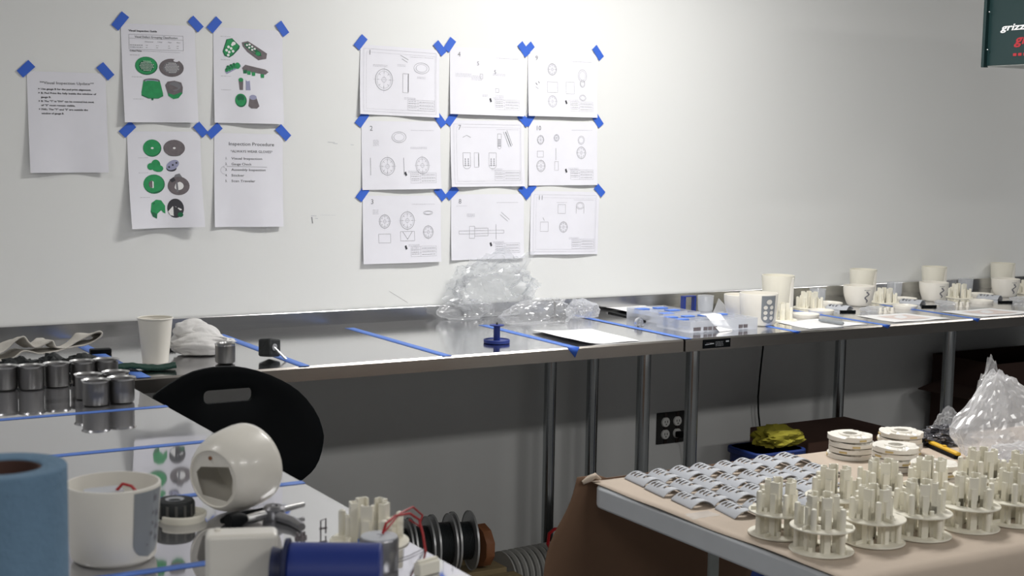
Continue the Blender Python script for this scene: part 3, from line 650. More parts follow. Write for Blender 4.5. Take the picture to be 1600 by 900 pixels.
# printed mark on the front bag
q = at(806, 495)+V((0, -.04, .035))
mb = MB(); dd = Draw(mb, lambda u, v, l: V((u, -l, -v)), .0)
for i, (u, v, a) in enumerate([(0, 0, .3), (.006, -.004, .5), (.011, -.007, .2), (.016, -.012, -.9)]): dd.line(u, v, u+.004*cos(a), v+.009*abs(sin(a))+.003, m_grey, .0016); dd.ring(u+.003, v, .003, .004, m_line, .0008, 10)
o = mb.build('printed_mark', b3, smooth=0); o.location = q-b3.location

# ================================================================ MOULDED PARTS
def housing(loc, label, rz=0, r0=.056, r1=.0625, h=.104, panel=True, holes=False, group=None, inside=False, s=1., a0=-35, name='white_housing'):
    o = thing(name, label, 'housing', loc, rz, group); o.scale = (s, s, s)
    MB().lathe([(0, 0), (r0-.006, 0), (r0, .005), (r0+.001, .008), (r1, h-.002), (r1-.001, h), (r1-.0035, h), (r1-.004, h-.003), (r0-.003, .006), (0, .005)], m_plasw, 64).build('shell', o, smooth=50)
    if panel:
        def pt(u, v, l):
            z = h-.004-v; rr = r0+.001+(r1-r0-.001)*(z/h)+.0008+l; a = R(a0)+u/.06; return V((rr*cos(a), rr*sin(a), z))
        mb = MB(); W, HH = .052, h*.86; poly = []
        for i in range(13): t = pi*i/12; poly.append((W/2+W/2*cos(t), HH-W*.42+W*.42*sin(t)))
        N = 16; vs = []; 
        for j in range(21):
            v = HH*j/20; hw = W/2 if v < HH-W*.42 else W/2*sqrt(max(0, 1-((v-HH+W*.42)/(W*.42))**2))
            for i in range(N+1): vs.append(pt(W/2+hw*(i/N*2-1), v, 0))
        mb.add(vs, [(j*(N+1)+i, j*(N+1)+i+1, (j+1)*(N+1)+i+1, (j+1)*(N+1)+i) for j in range(20) for i in range(N)], m_panel)
        dd = Draw(mb, pt, .0008)
        if holes:
            dd.ell(W/2, .020, .010, .008, m_plasw)
            for u in (.014, .036):
                for v in (.038, .055, .072): dd.ell(u, v, .007, .0065, m_plasw)
        else:
            for u, v, r in ((.036, .012, .0035), (.032, .032, .002), (.032, .046, .002), (.030, .060, .0025), (.022, .074, .0015), (.042, .034, .003), (.042, .052, .003), (.042, .068, .003)): dd.ell(u, v, r, r*1.3, m_grey)
        mb.build('side_panel', o, smooth=60)
    if inside:
        MB().prism(rrect(.05, .035, .008), 0, .09, m_shell).build('inner_block', o, (-.01, .01, .004))
        MB().tube([(.005, .0, .094), (.012, -.004, .103), (.022, -.01, .100), (.034, -.02, .085)], .0022, m_red).build('red_lead', o)
    return o
def pot(loc, label, group=None, rz=0, s=1., txt=True):
    "round-bottomed white pot with a small printed figure"
    o = thing('white_pot', label, 'pot', loc, rz, group); o.scale = (s, s, s); h = .078
    def prof(z): k = z/h; return .041+.019*(1-(1-k)**2.2)
    pr = [(0, 0), (.036, 0), (.040, .003)]+[(prof(h*i/12), h*i/12) for i in range(1, 13)]+[(.0585, h+.001), (.0565, h)]+[(prof(h*i/8)-.0035, h*i/8) for i in range(7, 0, -1)]+[(0, .006)]
    mb = MB().lathe(pr, m_plas, 56)
    if txt:
        def pt(u, v, l): z = h-v; rr = prof(z)+.0005+l; a = -pi/2+(u-.0)/.058; return V((rr*cos(a), rr*sin(a), z))
        dd = Draw(mb, pt, .0006)
        dd.scribble(-.012, .012, .024, m_grey, 1, w=.002)
        for i in range(14):
            t = i/13; u = .008*sin(t*8.5)*(1-.3*t); v = .022+.036*t; dd.ell(u, v, .0035, .0026, m_grey, 1+.02*i, 8)
        for i in range(5): dd.ell(-.004+.002*i, .018+.002*(i % 2), .0012, .002, m_grey, 1, 6)
    mb.build('pot_body', o, smooth=50)
    return o
def mount(loc, label, rz=0, group=None, s=1.):
    "flat round plate with tall centre pillars and shorter outer posts"
    o = thing('pillar_disc', label, 'plastic part', loc, rz, group); o.scale = (s, s, s); Rr, th = .0585, .0032
    mb = MB(); mb.lathe([(.030, 0), (Rr-.001, 0), (Rr, .001), (Rr, th-.001), (Rr-.001, th), (.030, th), (.030, 0)], m_cream, 56)
    for k in range(3):
        a = k*2*pi/3+.3; mb.box((.044*cos(a), .044*sin(a), th+.003), (.022, .002, .006), m_cream, M.Rotation(a, 3, 'Z'))
        mb.lathe([(0, th), (.004, th), (.004, th+.008), (.0015, th+.008), (.0015, th), (0, th)], m_cream, 12, (.035*cos(a+.5), .035*sin(a+.5), 0))
    mb.build('base_disc', o)
    for k in range(5):
        a = k*2*pi/5; g = MB(); Rm = M.Translation((.0255*cos(a), .0255*sin(a), 0)) @ M.Rotation(a, 4, 'Z')
        # channel section: open towards the centre
        poly = [(-.007, -.0085), (.0035, -.0085), (.0035, .0085), (-.007, .0085), (-.007, .006), (.0007, .006), (.0007, -.006), (-.007, -.006)]
        g.prism(poly, .0005, .060, m_cream, Rm); g.box((.0290*cos(a), .0290*sin(a), .020), (.012, .010, .038), m_cream, M.Rotation(a, 3, 'Z')); g.build('pillar', o, smooth=20)
        b = a+pi/5; pr = [(0, th-.002), (.0055, th-.002), (.0055, .038), (.0048, .0415), (.002, .043), (0, .0432)]
        if k != 2:
            g = MB().lathe(pr, m_cream, 20, (.045*cos(b), .045*sin(b), 0)); g.prism([(-.012, -.0015), (.002, -.0015), (.002, .0015), (-.012, .0015)], th-.002, .036, m_cream, M.Translation((.045*cos(b), .045*sin(b), 0)) @ M.Rotation(b, 4, 'Z')); g.build('post', o)
    return o
def back_cup(loc, label, group=None, s=1., rz=0):
    "taller off-white cup with a cut-away slot showing its inner rib"
    o = thing('tall_cup', label, 'cup', loc, rz, group); o.scale = (s, s, s)
    MB().lathe([(0, 0), (.046, 0), (.050, .005), (.0575, .12), (.0575, .126), (.0545, .126), (.054, .121), (.047, .008), (0, .005)], m_cream, 56).build('cup_body', o, smooth=50)
    mb = MB(); mb.prism(rrect(.018, .01, .003), .0, .118, m_plas); mb.build('inner_rib', o, (.018, -.05, .002), bevel=.002); return o
def clear_cup(loc, label, group=None, r=.028, h=.05):
    o = MB().lathe([(0, .001), (r*.9, 0), (r, .004), (r*1.08, h), (r*1.12, h+.001), (r*1.02, h-.001), (r*.95, .006), (0, .003)], m_clear, 36).build('clear_cup', None, loc, 50)
    return tag(o, label, 'cup', group)
def plate(loc, label, r=.052, group='round white lids on the bench', m=m_plas):
    o = MB().lathe([(0, .002), (r*.7, .002), (r*.85, .0), (r*.92, 0), (r, .008), (r, .011), (r*.97, .012), (r*.9, .006), (r*.3, .005), (0, .005)], m, 48).build('round_lid', None, loc, 50)
    return tag(o, label, 'lid', group)
def shell_mesh():
    mb = MB(); L, W, hh, th = .090, .057, .0145, .0018; NU, NV = 22, 34
    holes = [(.20, .33), (.20, .67), (.34, .33), (.34, .67), (.48, .33), (.48, .67), (.69, .5)]
    def sf(u, v, o=0):   # u along the length, v across
        k = 1 if u > .12 else sqrt(max(0, 1-((.12-u)/.12)**2))*.55+.45
        x = (v-.5)*W*k; a = (v-.5)*2; z = (hh*(1-a*a)+.0015)*(1 if u > .1 else .6+.4*u/.1)
        return V((x, L*(.5-u), max(z-o, .0005)))
    idx = {}
    for layer, o in ((0, 0), (1, th)):
        for j in range(NV+1):
            for i in range(NU+1): idx[layer, i, j] = len(mb.v); mb.v.append(tuple(sf(j/NV, i/NU, o)))
    k = mb.mi(m_shell); kh = mb.mi(m_hole)
    def hole(i, j):
        u, v = (j+.5)/NV, (i+.5)/NU
        for n_, (hu, hv) in enumerate(holes):
            ru, rv = (.052, .15) if n_ < 6 else (.075, .24)
            if ((u-hu)/ru)**2+((v-hv)/rv)**2 < 1: return True
        return False
    for j in range(NV):
        for i in range(NU):
            if hole(i, j): continue
            for ly in (0, 1): mb.f.append(tuple(idx[ly, a, b] for a, b in ((i, j), (i+1, j), (i+1, j+1), (i, j+1)))); mb.m.append(k)
            for (a1_, b1_), (a2_, b2_), (ni, nj) in (((i, j), (i+1, j), (i, j-1)), ((i, j+1), (i+1, j+1), (i, j+1)), ((i, j), (i, j+1), (i-1, j)), ((i+1, j), (i+1, j+1), (i+1, j))):
                if ni < 0 or nj < 0 or ni >= NU or nj >= NV or hole(ni, nj):
                    mb.f.append((idx[0, a1_, b1_], idx[0, a2_, b2_], idx[1, a2_, b2_], idx[1, a1_, b1_])); mb.m.append(k)
    return mb

# ---- stations on the far bench
def P9(x, y): return at(x, y)
back_cup(at(1214, 485), 'tall off-white cup at the back, behind the grey-panelled housing', 'tall off-white cups at the back of the bench')
housing(at(1184, 507), 'white housing with grey perforated panel on the bench among lids', 0, holes=True, a0=-122, group=None)
pot(at(1158, 496), 'plain white pot half hidden behind the grey-panelled housing', rz=.6, txt=False)
mo = mount(at(1219, 500), 'pillared disc on the bench just right of grey-panelled housing', .5, 'pillared discs on the workbench', .96)
mount(at(1264, 481.5), 'pillared disc in front of the first clear cup', .9, 'pillared discs on the workbench', 1.)
for (px, py, lb) in [((1291), 459.5, 'clear cup against the backsplash behind the pillared disc nearest the marker')]: clear_cup(at(1277, 472), lb, 'clear cups at the backsplash')
plate(at(1216, 500.5)+V((0, 0, 0)), 'round white lid under the pillared disc beside the housing', .056) if False else None
plate(at(1259, 495), 'round white lid lying just left of the marker, front one', .047)
plate(at(1283, 489), 'round white lid behind the front lid near the marker', .045)
plate(at(1295, 477), 'round white lid at the back between first disc and second pot', .05)
st = [(0, 0), (1, 0), (2, 0)]
tall = [(1347, 466), (1458, 458), (1565, 451)]; pots = [(1341, 477.5), (1458, 470), (1570, 463.5)]; discs = [(1382, 473), (1498, 465.5), (1606, 459)]
ccs = [(1397, 461), (1508, 455)]; l1 = [(1412, 470), (1532, 463)]; l2 = [(1414, 481.5), (1533, 473.5)]
nm = ['nearest', 'middle', 'farthest']
nth = ['second place', 'third place', 'last place']
for i in range(3):
    back_cup(at(*tall[i]), f'tall off-white cup behind the printed pot at the {nth[i]} along the bench', 'tall off-white cups at the back of the bench', (.90, .86, .86)[i])
    pot(at(*pots[i]), f'white pot with small dark figure at the {nth[i]} along the bench', 'printed white pots on the bench', -.22, (.95, .92, .92)[i])
    mount(at(*discs[i]), f'pillared disc beside the printed pot at the {nth[i]} along the bench', .9, 'pillared discs on the workbench', .93)
    if i < 2:
        clear_cup(at(*ccs[i]), f'clear cup against the backsplash at the {nth[i]} along the bench', 'clear cups at the backsplash')
        plate(at(*l1[i]), f'round white lid at the back of the {nth[i]} along the bench', .05)
        plate(at(*l2[i]), f'round white lid in front at the {nth[i]} along the bench', .045)
# grey covers, black clips and small bags at each place
shm = shell_mesh(); sh0 = shm.build('arched_cover', None, at(1310, 483), 50); sh0.rotation_euler = (0, 0, .35)
tag(sh0, 'grey arched cover on the far bench left of the second pot', 'plastic cover', 'grey arched covers on the workbench')
for (px, py), lb in (((1424, 474), 'grey arched cover on the bench left of the third pot'), ((1545, 466.5), 'grey arched cover on the bench left of the last pot')):
    c = sh0.copy(); C.objects.link(c); c.location = at(px, py); c['label'] = lb
for i, (px, py) in enumerate([(1325, 488), (1452, 480), (1571, 473)]):
    mb = MB(); mb.prism([(-.03, -.004), (.01, -.006), (.022, -.008), (.03, 0), (.022, .008), (.01, .006), (-.03, .004)], 0, .007, m_black); mb.lathe([(0, .007), (.005, .007), (.005, .009), (0, .009)], m_galv, 14, (.02, 0, 0))
    o = mb.build('black_clip', None, at(px, py), bevel=.001); o.rotation_euler = (0, 0, -.35); tag(o, f'small black clip lying beside the arched cover at the {nth[i]} on the bench', 'clip', 'small black clips on the bench')
for i, (px, py) in enumerate([(1362, 487), (1478, 478.5), (1592, 471)]):
    bg = bag(px, py, (.045, .035, .012), 20+i, f'small clear bag of fittings at the {nth[i]} along the bench', m_film2, amp=.22, group='small clear bags of fittings', base=2, fine=1, spikes=3)
for i, (px, py) in enumerate([(1384, 488), (1502, 479)]):
    mb = MB(); rr_ = random.Random(i)
    for k, (dx, dy, a) in enumerate([(-.022, .004, .3), (-.006, -.004, 1.), (.012, .003, .1), (.02, -.012, .8)]):
        mb.lathe([(0, 0), (.006, 0), (.006, .016), (.004, .018), (0, .018)], m_plasw, 14, (dx, dy, 0)); mb.lathe([(0, 0), (.009, 0), (.009, .003), (0, .003)], m_plasw, 14, (dx, dy, 0))
    tag(mb.build('fitting_strip', None, at(px, py)), f'cluster of tiny white fittings by the form at the {nth[i]}', 'fittings', 'clusters of white fittings')
# ---- clear divider boxes
def dbox(px, py, L, W, h, nx, ny, lb, rz=0, blues=(), seed=0, lid=False):
    o = thing('divider_box', lb, 'plastic box', at(px, py), rz, 'clear divider boxes on the bench')
    t_ = .0018; mb = MB(); mb.box((L/2, W/2, .001), (L, W, .002), m_clear)
    for a in (0, 1): mb.box((L*a, W/2, h/2), (t_, W, h), m_clear); mb.box((L/2, W*a, h/2), (L, t_, h), m_clear)
    for i in range(1, nx): mb.box((L*i/nx, W/2, h*.45), (t_, W, h*.9), m_clear)
    for j in range(1, ny): mb.box((L/2, W*j/ny, h*.45), (L, t_, h*.9), m_clear)
    mb.build('tray', o, smooth=0)
    for (i, j) in blues:
        g = MB(); g.box((L*(i+.5)/nx, W*(j+.5)/ny, .016), (L/nx*.6, W/ny*.5, .026), m_cblue); g.box((L*(i+.5)/nx, W*(j+.5)/ny, .032), (L/nx*.6, W/ny*.42, .005), m_tape2)
        g.build('blue_insert', o, bevel=.001)
    if lid:
        g = MB(); g.box((L/2, 0, 0), (L, t_, W*.98), m_clear, M.Rotation(R(-62), 3, 'X')); g.build('open_lid', o, (0, W+.075, h+.04), smooth=0)
    return o
pa = at(1076, 520); pb = at(1212, 508)
print('BOX', pa, pb, at(1018, 500), at(1150, 489), at(1045, 508))
DB = dbox(1078, 521, .27, .17, .036, 4, 3, 'clear divider box with dark labels at the bench edge', 0, ((0, 1), (1, 2), (2, 2), (0, 2), (3, 2)))
dbox(1036, 508, .15, .2, .036, 2, 3, 'clear divider box behind, beside the sheet on the clipboard', 0, ((0, 0), (1, 1), (0, 2), (1, 2)))
for x0, x1 in ((.012, .04), (.052, .066), (.07, .084), (.09, .104), (.192, .208), (.212, .228)):
    MB().box((x0/2+x1/2, -.002, .012), (x1-x0, .0016, .011), m_pgrey).build('dark_label', DB, smooth=0)
# white card stood in the box, clear tent behind
a = at(1124, 519)
mb = MB(); mb.add([(0, 0, .001), (.062, .012, .001), (.045, .05, .048), (-.022, .04, .048), (-.03, .06, .05), (.035, .07, .05)], [(0, 1, 2, 3), (3, 2, 5, 4)], m_paper2)
tag(mb.build('folded_card', None, a, 0, solid=.0008), 'white folded card leaning in the clear divider box', 'card')
a = at(1128, 492); mb = MB(); mb.add([(-.045, 0, 0), (.035, -.01, 0), (.0, .02, .055), (-.01, .03, 0), (.05, .025, .015)], [(0, 1, 2), (0, 2, 3), (1, 4, 2), (4, 3, 2), (0, 1, 4, 3)], m_film2)
tag(mb.build('plastic_wrap', None, a, 0), 'peaked scrap of clear film behind the folded card', 'film')
# blue go/no-go frame and clear cup at the backsplash
a = at(1075, 488)
mb = MB(); mb.box((-.022, 0, .028), (.009, .02, .056), m_blue); mb.box((.024, 0, .028), (.007, .02, .056), m_blue); mb.box((0, 0, .0565), (.053, .022, .003), m_blue); mb.box((0, 0, .0015), (.053, .022, .003), m_blue)
tag(mb.build('rectangular_gauge', None, a, bevel=.0012), 'open blue rectangular frame standing by the backsplash', 'gauge')
clear_cup(at(1102, 486), 'grey clear cup beside the open blue frame', None, .026, .054)

# ================================================================ CHAIR
ch = thing('drafting_chair', 'black oval-backed chair with a handle slot pulled up between the tables', 'chair', (-.10, -1.08, 0), 0)
CY = -.925
def chair_back():
    px = [(242, 620), (252, 611), (267, 600.5), (284, 589.5), (302, 581), (318, 576.5), (334, 573.5), (352, 572.3), (369, 572.4), (386, 575), (404, 579.5), (422, 585.5), (439, 593.5), (453, 601), (467, 611), (480, 623.5), (492, 639), (501, 655), (506, 671), (508, 682), (507, 692), (504, 706), (499, 720), (493, 730), (485, 739), (472, 749), (450, 762), (425, 772), (395, 778), (365, 780), (335, 777), (305, 768), (280, 752), (260, 730), (246, 702), (240, 672), (238, 644)]
    O = atw(374, 664, CY); bm = bmesh.new()
    vo = []
    for x, y in px: q = atw(x, y, CY)-O; vo.append(bm.verts.new((q.x, 0, q.z)))
    a, b = atw(318, 618, CY)-O, atw(393.5, 618, CY)-O; w_ = b.x-a.x
    h_ = atw(355, 608, CY).z-atw(355, 628.5, CY).z
    vi = [bm.verts.new((x+(a.x+b.x)/2, 0, z+(a.z+b.z)/2)) for x, z in rrect(w_, h_, h_*.38, 5)]; N = len(vo)
    eo = [bm.edges.new((vo[i], vo[(i+1) % N])) for i in range(N)]; ei = [bm.edges.new((vi[i], vi[(i+1) % len(vi)])) for i in range(len(vi))]
    bmesh.ops.triangle_fill(bm, use_beauty=True, edges=eo+ei)
    bmesh.ops.subdivide_edges(bm, edges=[e for e in bm.edges if not e.is_boundary], cuts=2)
    bmesh.ops.triangulate(bm, faces=bm.faces)
    for v in bm.verts: v.co.y = .35*v.co.x**2-.06*max(0, -v.co.z)
    me = D.meshes.new('backrest'); bm.to_mesh(me); bm.free(); me.materials.append(m_black); me.shade_smooth()
    o = D.objects.new('backrest', me); C.objects.link(o); o.parent = ch; s = o.modifiers.new('s', 'SOLIDIFY'); s.thickness = .012; s.offset = 0
    b = o.modifiers.new('b', 'BEVEL'); b.width = .004; b.segments = 2; b.limit_method = 'ANGLE'
    return o, O
cbk, pc = chair_back(); ch.location = (-.10, CY, 0); cbk.location = (pc.x+.10, 0, pc.z)
MB().lathe([(0, 0), (.14, 0), (.16, .012), (.16, .03), (.14, .045), (0, .04)], m_black, 40).build('seat', ch, (pc.x+.12, .16, .52))
MB().tube([(pc.x+.1, .02, pc.z-.1), (pc.x+.12, .04, pc.z-.16), (pc.x+.16, .08, .535), (pc.x+.12, .16, .53)], .014, m_black, 12).build('back_bar', ch)
MB().lathe([(0, .12), (.025, .12), (.025, .4), (.018, .4), (.018, .53), (0, .53)], m_black, 24, (pc.x+.12, .16, 0)).build('gas_post', ch)
for k in range(5):
    a = k*2*pi/5+.3; MB().tube([(pc.x+.12+.02*cos(a), .16+.02*sin(a), .13), (pc.x+.12+.24*cos(a), .16+.24*sin(a), .06)], [.016, .011], m_black, 10).build('base_leg', ch)
    MB().lathe([(0, -.01), (.025, -.01), (.025, .01), (0, .01)], m_black, 20, (pc.x+.12+.24*cos(a), .16+.24*sin(a), .026), M.Rotation(pi/2, 4, 'X')).build('caster', ch)

# ================================================================ FOREGROUND TABLE THINGS
p = at(12, 1062)
o = thing('paper_towel_roll', 'blurred blue paper towel roll standing nearest at the left edge', 'paper roll', p)
MB().lathe([(.038, 0), (.062, 0), (.0635, .002), (.0635, .228), (.062, .230), (.041, .230), (.038, .228), (.038, 0)], m_roll, 64).build('paper_roll', o)
MB().lathe([(.0375, .0), (.0375, .227), (.0355, .227), (.0355, .0)], m_card, 40).build('cardboard_core', o)
housing(at(178, 872), 'white housing with grey side panel and red lead inside, in the foreground', 0, .0555, .0635, .106, inside=True, a0=-80)
# knob on a plate
plate(at(285, 812), 'small white dish under the black ribbed knob', .036, None, m_cream)
o = thing('ribbed_knob', 'black patterned knob resting on the small white dish', 'knob', at(277, 815)+V((0, .012, .006)))
MB().lathe([(0, 0), (.028, 0), (.029, .002), (.029, .022), (.027, .025), (.014, .026), (.012, .024), (0, .024)], m_glove, 48).build('knob_body', o)
for k in range(14): a = k*2*pi/14; MB().box((.0285*cos(a), .0285*sin(a), .012), (.003, .004, .018), m_hosed, M.Rotation(a, 3, 'Z')).build('grip_rib', o)
MB().lathe([(.009, .0242), (.013, .0262), (.016, .0256)], m_shell, 24).build('face_ring', o)
# tipped pot
tp = thing('tipped_housing', 'glossy ivory pot lying on its side with a cut-out base', 'housing', at(372, 797))
ax = (V((-.87, -.52, -.10))).normalized()    # from the wide end towards the narrow one
zq = ax.to_track_quat('Z', 'Y').to_matrix().to_4x4()
Lp = .088; off = V((0, 0, .0665)); wide = M.Translation(off - ax*.03) @ zq
pr = [(0, .0), (.050, 0), (.060, 0), (.064, .002), (.0648, .012), (.0645, .030), (.063, .050), (.059, .066), (.053, .079), (.047, .087), (.0445, .0885), (.0425, .085)]
g = MB(); g.lathe(pr, m_plasw, 72, mx=wide); g.lathe([(0, .02), (.050, .02), (.060, .05), (.054, .070), (.043, .083)], m_plas, 72, mx=wide)
g.build('pot_shell', tp, smooth=60)
# recessed base with a D-shaped opening
def ringpts(r, n): return [(r*cos(2*pi*i/n), r*sin(2*pi*i/n)) for i in range(n)]
bm = bmesh.new(); vo = [bm.verts.new((x, y, .084)) for x, y in ringpts(.044, 48)]
dd_ = [(-.032, -.012), (-.026, -.030), (.022, -.034), (.033, -.020), (.036, .004), (.030, .022), (-.024, .016), (-.035, .006)]
vi = [bm.verts.new((x, y, .084)) for x, y in dd_]
eo = [bm.edges.new((vo[i], vo[(i+1) % 48])) for i in range(48)]+[bm.edges.new((vi[i], vi[(i+1) % 8])) for i in range(8)]
bmesh.ops.triangle_fill(bm, use_beauty=True, edges=eo); me = D.meshes.new('base_plate'); bm.to_mesh(me); bm.free(); me.materials.append(m_plas)
bp_ = D.objects.new('base_plate', me); C.objects.link(bp_); bp_.parent = tp; bp_.matrix_local = wide; s_ = bp_.modifiers.new('s', 'SOLIDIFY'); s_.thickness = .0022
MB().lathe([(0, 0), (.003, 0), (.003, .003), (0, .003)], m_orange, 16, (-.004, .032, .085)).build('brass_screw', tp).matrix_local = wide
# tools
def tube_thing(name, pts, r, m, lb, cat, z=.9):
    return tag(MB().tube(pts, r, m, 12).build(name), lb, cat)
a, b = at(352, 812, .907), at(420, 793, .907)
o = thing('black_probe', 'black pen-like probe with a red tip lying below the tipped pot', 'probe', (a.x, a.y, .9))
dv = b-a; z0 = V((0, 0, .0065))
MB().tube([z0, z0+dv*.3, z0+dv*.55, z0+dv*.9], [.006, .0065, .0045, .003], m_black, 12).build('barrel', o)
MB().tube([z0+dv*.9, z0+dv], [.0028, .0012], m_red, 10).build('red_tip', o)
MB().tube([z0+dv*-.08, z0], [.004, .006], m_black, 12).build('end_cap', o)
a, b = at(385, 812, .91), at(474, 790, .91)
o = thing('hinged_tool', 'grey hinged tool with black grip beside the probe', 'tool', (a.x, a.y, .9)); dv = b-a; z0 = V((0, 0, .012))
MB().tube([z0, z0+dv*.2, z0+dv*.55, z0+dv], [.005, .0065, .005, .0045], m_rim, 12).build('steel_arm', o)
MB().tube([z0+V((-.03, -.004, .0)), z0+V((-.012, 0, 0)), z0], [.011, .0125, .006], m_black, 14).build('grip', o)
hp = at(428, 812, .9)-V((a.x, a.y, .9))
MB().lathe([(0, 0), (.015, 0), (.017, .003), (.017, .018), (.013, .022), (.006, .022), (.005, .019), (0, .019)], m_motor, 30, hp).build('hinge_disc', o)
MB().tube([hp+V((.0, -.01, .008)), hp+V((.012, -.045, .007)), hp+V((.012, -.08, .007))], [.008, .0075, .006], m_motor, 12).build('lower_arm', o)
# ivory block, blue spool lying down, motor
p = at(378, 930)
o = thing('ivory_cap', 'ivory square-sided plastic cap at the bottom edge of the frame', 'plastic part', p, -.36)
g = MB(); g.prism(rrect(.089, .04, .008), 0, .083, m_plasw); g.build('cap_body', o, bevel=.006, bseg=4); MB().lathe([(0, .080), (.004, .080), (.004, .0835), (0, .084)], m_plasw, 16, (-.030, .005, .002)).build('nub', o)
p = at(509, 948)
o = thing('blue_roller', 'thick blue plastic roller lying at the bottom edge of the frame', 'roller', p, YAW*-1+.03)
mx = M.Rotation(R(90), 4, 'Y')
MB().lathe([(0, -.045), (.036, -.045), (.0375, -.043), (.0375, .066), (.036, .068), (0, .068)], m_blue, 56, (.0, 0, .0425), mx).build('roller_body', o)
MB().lathe([(0, -.066), (.032, -.066), (.030, -.058), (.030, -.053), (.042, -.050), (.0425, -.045), (0, -.045)], m_navy, 40, (0, 0, .0425), mx).build('end_flange', o)
p = at(592, 888)
o = thing('small_motor', 'short brushed steel motor with red wires standing by the pillared disc', 'motor', p)
MB().lathe([(0, 0), (.0255, 0), (.0265, .002), (.0265, .041), (.025, .0435), (.011, .044), (.008, .045), (.003, .045), (0, .044)], m_motor, 48).build('motor_can', o)
MB().lathe([(0, .0455), (.025, .0436), (.0245, .0452), (.011, .0462), (.004, .0462), (.003, .044), (0, .044)], m_shell, 40).build('end_plate', o)
def wirepts(px): return [atw(x, y, yy)-p for x, y, yy in px]
yb = p.y
MB().tube(wirepts([(598, 834, yb), (603, 818, yb), (618, 806, yb+.02), (640, 802, yb+.05), (655, 812, yb+.06), (661, 835, yb+.05), (665, 862, yb+.04)]), .0018, m_red, 8).build('red_wire', o)
MB().tube(wirepts([(600, 832, yb+.01), (625, 802, yb+.04), (645, 792, yb+.06), (660, 805, yb+.08), (655, 822, yb+.08), (640, 812, yb+.06)]), .0014, m_red, 8).build('red_wire', o)
MB().tube([at(606, 880, .902)-p, at(640, 868, .902)-p, at(664, 856, .902)-p, at(650, 880, .902)-p, at(640, 896, .902)-p], .0007, m_grey, 6).build('thin_lead', o)
mount(at(577, 846), 'pillared disc standing on the foreground table beside the motor', .35, None, .98)
o = thing('connector_block', 'small ivory connector block at the front corner of the table', 'connector', at(667, 897), .25)
MB().box((0, 0, .009), (.036, .014, .018), m_cream).build('block', o, bevel=.002)
MB().box((0, 0, .0195), (.034, .006, .003), m_cream).build('ridge', o)
o = thing('screw_set', 'tiny dark screw cluster on the foreground table', 'screws', at(471, 842))
for dx, dy, a in ((0, 0, 0), (.006, .004, 1), (-.005, .003, 2)): MB().lathe([(0, 0), (.004, 0), (.004, .003), (.0018, .003), (.0018, .009), (0, .009)], m_pgrey, 12, (dx, dy, 0)).build('screw', o)
o = thing('metal_clip', 'small upright metal clip on the foreground table', 'clip', at(505, 836))
MB().tube([(-.004, 0, 0), (-.004, 0, .022), (.004, 0, .024), (.004, 0, .002)], .0012, m_pgrey, 8).build('clip_wire', o)
MB().box((0, 0, .010), (.012, .002, .0025), m_pgrey).build('cross_bar', o)
# ================================================================ RIGHT FOLDING TABLE
TZ = .745; KX0, KY0 = .301, -1.583
t = thing('folding_table', 'grey plastic folding table at right covered with kraft paper', 'table', (KX0, KY0, 0))
g = MB(); g.prism(rrect(1.83, .76, .04), TZ-.048, TZ-.001, m_table, M.Translation((.915, -.38, 0))); g.build('tabletop', t, bevel=.006)
for a in (.25, 1.55):
    for b in (.12, .64): MB().tube([(a, -b, .0), (a, -b, TZ-.05)], .0125, m_bgrey, 12).build('leg', t)
    MB().tube([(a, -.12, .62), (a, -.64, .62)], .011, m_bgrey, 12).build('cross_bar', t)
MB().box((.17, -.3, TZ-.066), (.05, .12, .03), m_black).build('bracket', t, bevel=.003)
# kraft paper laid on top, curling over at the left edge
def kf(i, j):
    x = -.006+1.72*i; e = noise.noise(V((j*5, 1.3, 0)))*.02
    if j <= .8: y, dz = .004-.772*j/.8, 0.
    else:
        t = (j-.8)/.2*(.24*min(1, max(0, (x-.03)/.10))); y, dz = -.768-.012*min(1, t/.02)-.10*t, -max(0, t-.006)
    z = TZ+.0015+dz
    if i == 0: x += .004+e*.6
    wv = .0012*noise.noise(V((x*6, y*6, 0)))
    if dz: y += .012*sin(x*11)*(-dz)/.2
    if x < .05: z += .004*(1-x/.05)*(1+sin(y*18))*.5
    return V((x, y, z+abs(wv)))
g = MB(); g.grid(kf, 60, 60, m_kraft)
tag(g.build('kraft_paper_cover', None, (KX0, KY0, 0), 60, solid=.0006), 'light brown kraft paper spread over the folding table under the plastic parts', 'paper')
kd = MB()    # sheet hanging off the back-left corner
def kh(i, j):
    top = .02; x = -.025-.10*j**.9+(.62-.02*j)*i+.0; z = TZ+.004-.27*j-.0*i+(.01 if i < .1 else 0)*(1-j); y = .012+.02*sin(i*6)*j+.015*j
    return V((x+.008*sin(j*9)*(1-i), y, z-.03*i*j))
kd.grid(kh, 24, 16, m_kdark)
kd.tube([(-.018, .0, TZ+.004), (-.004, -.004, TZ+.012), (.012, -.002, TZ+.016), (.024, -.006, TZ+.008)], [.004, .007, .006, .002], m_kraft, 8)
tag(kd.build('hanging_brown_paper', None, (KX0, KY0, 0), 60, solid=.0015), 'dark brown paper sheet hanging from the back corner of the folding table', 'paper')
sm = MB(); sm.grid(lambda i, j: V((.08*(i-.5), .04*(j-.5), .004+.002*noise.noise(V((i*9, j*9, 2))))), 8, 5, m_film)
tag(sm.build('clear_wrap_scrap', None, at(1091, 808, TZ), 30), 'scrap of clear film lying at the edge of the kraft paper', 'film')
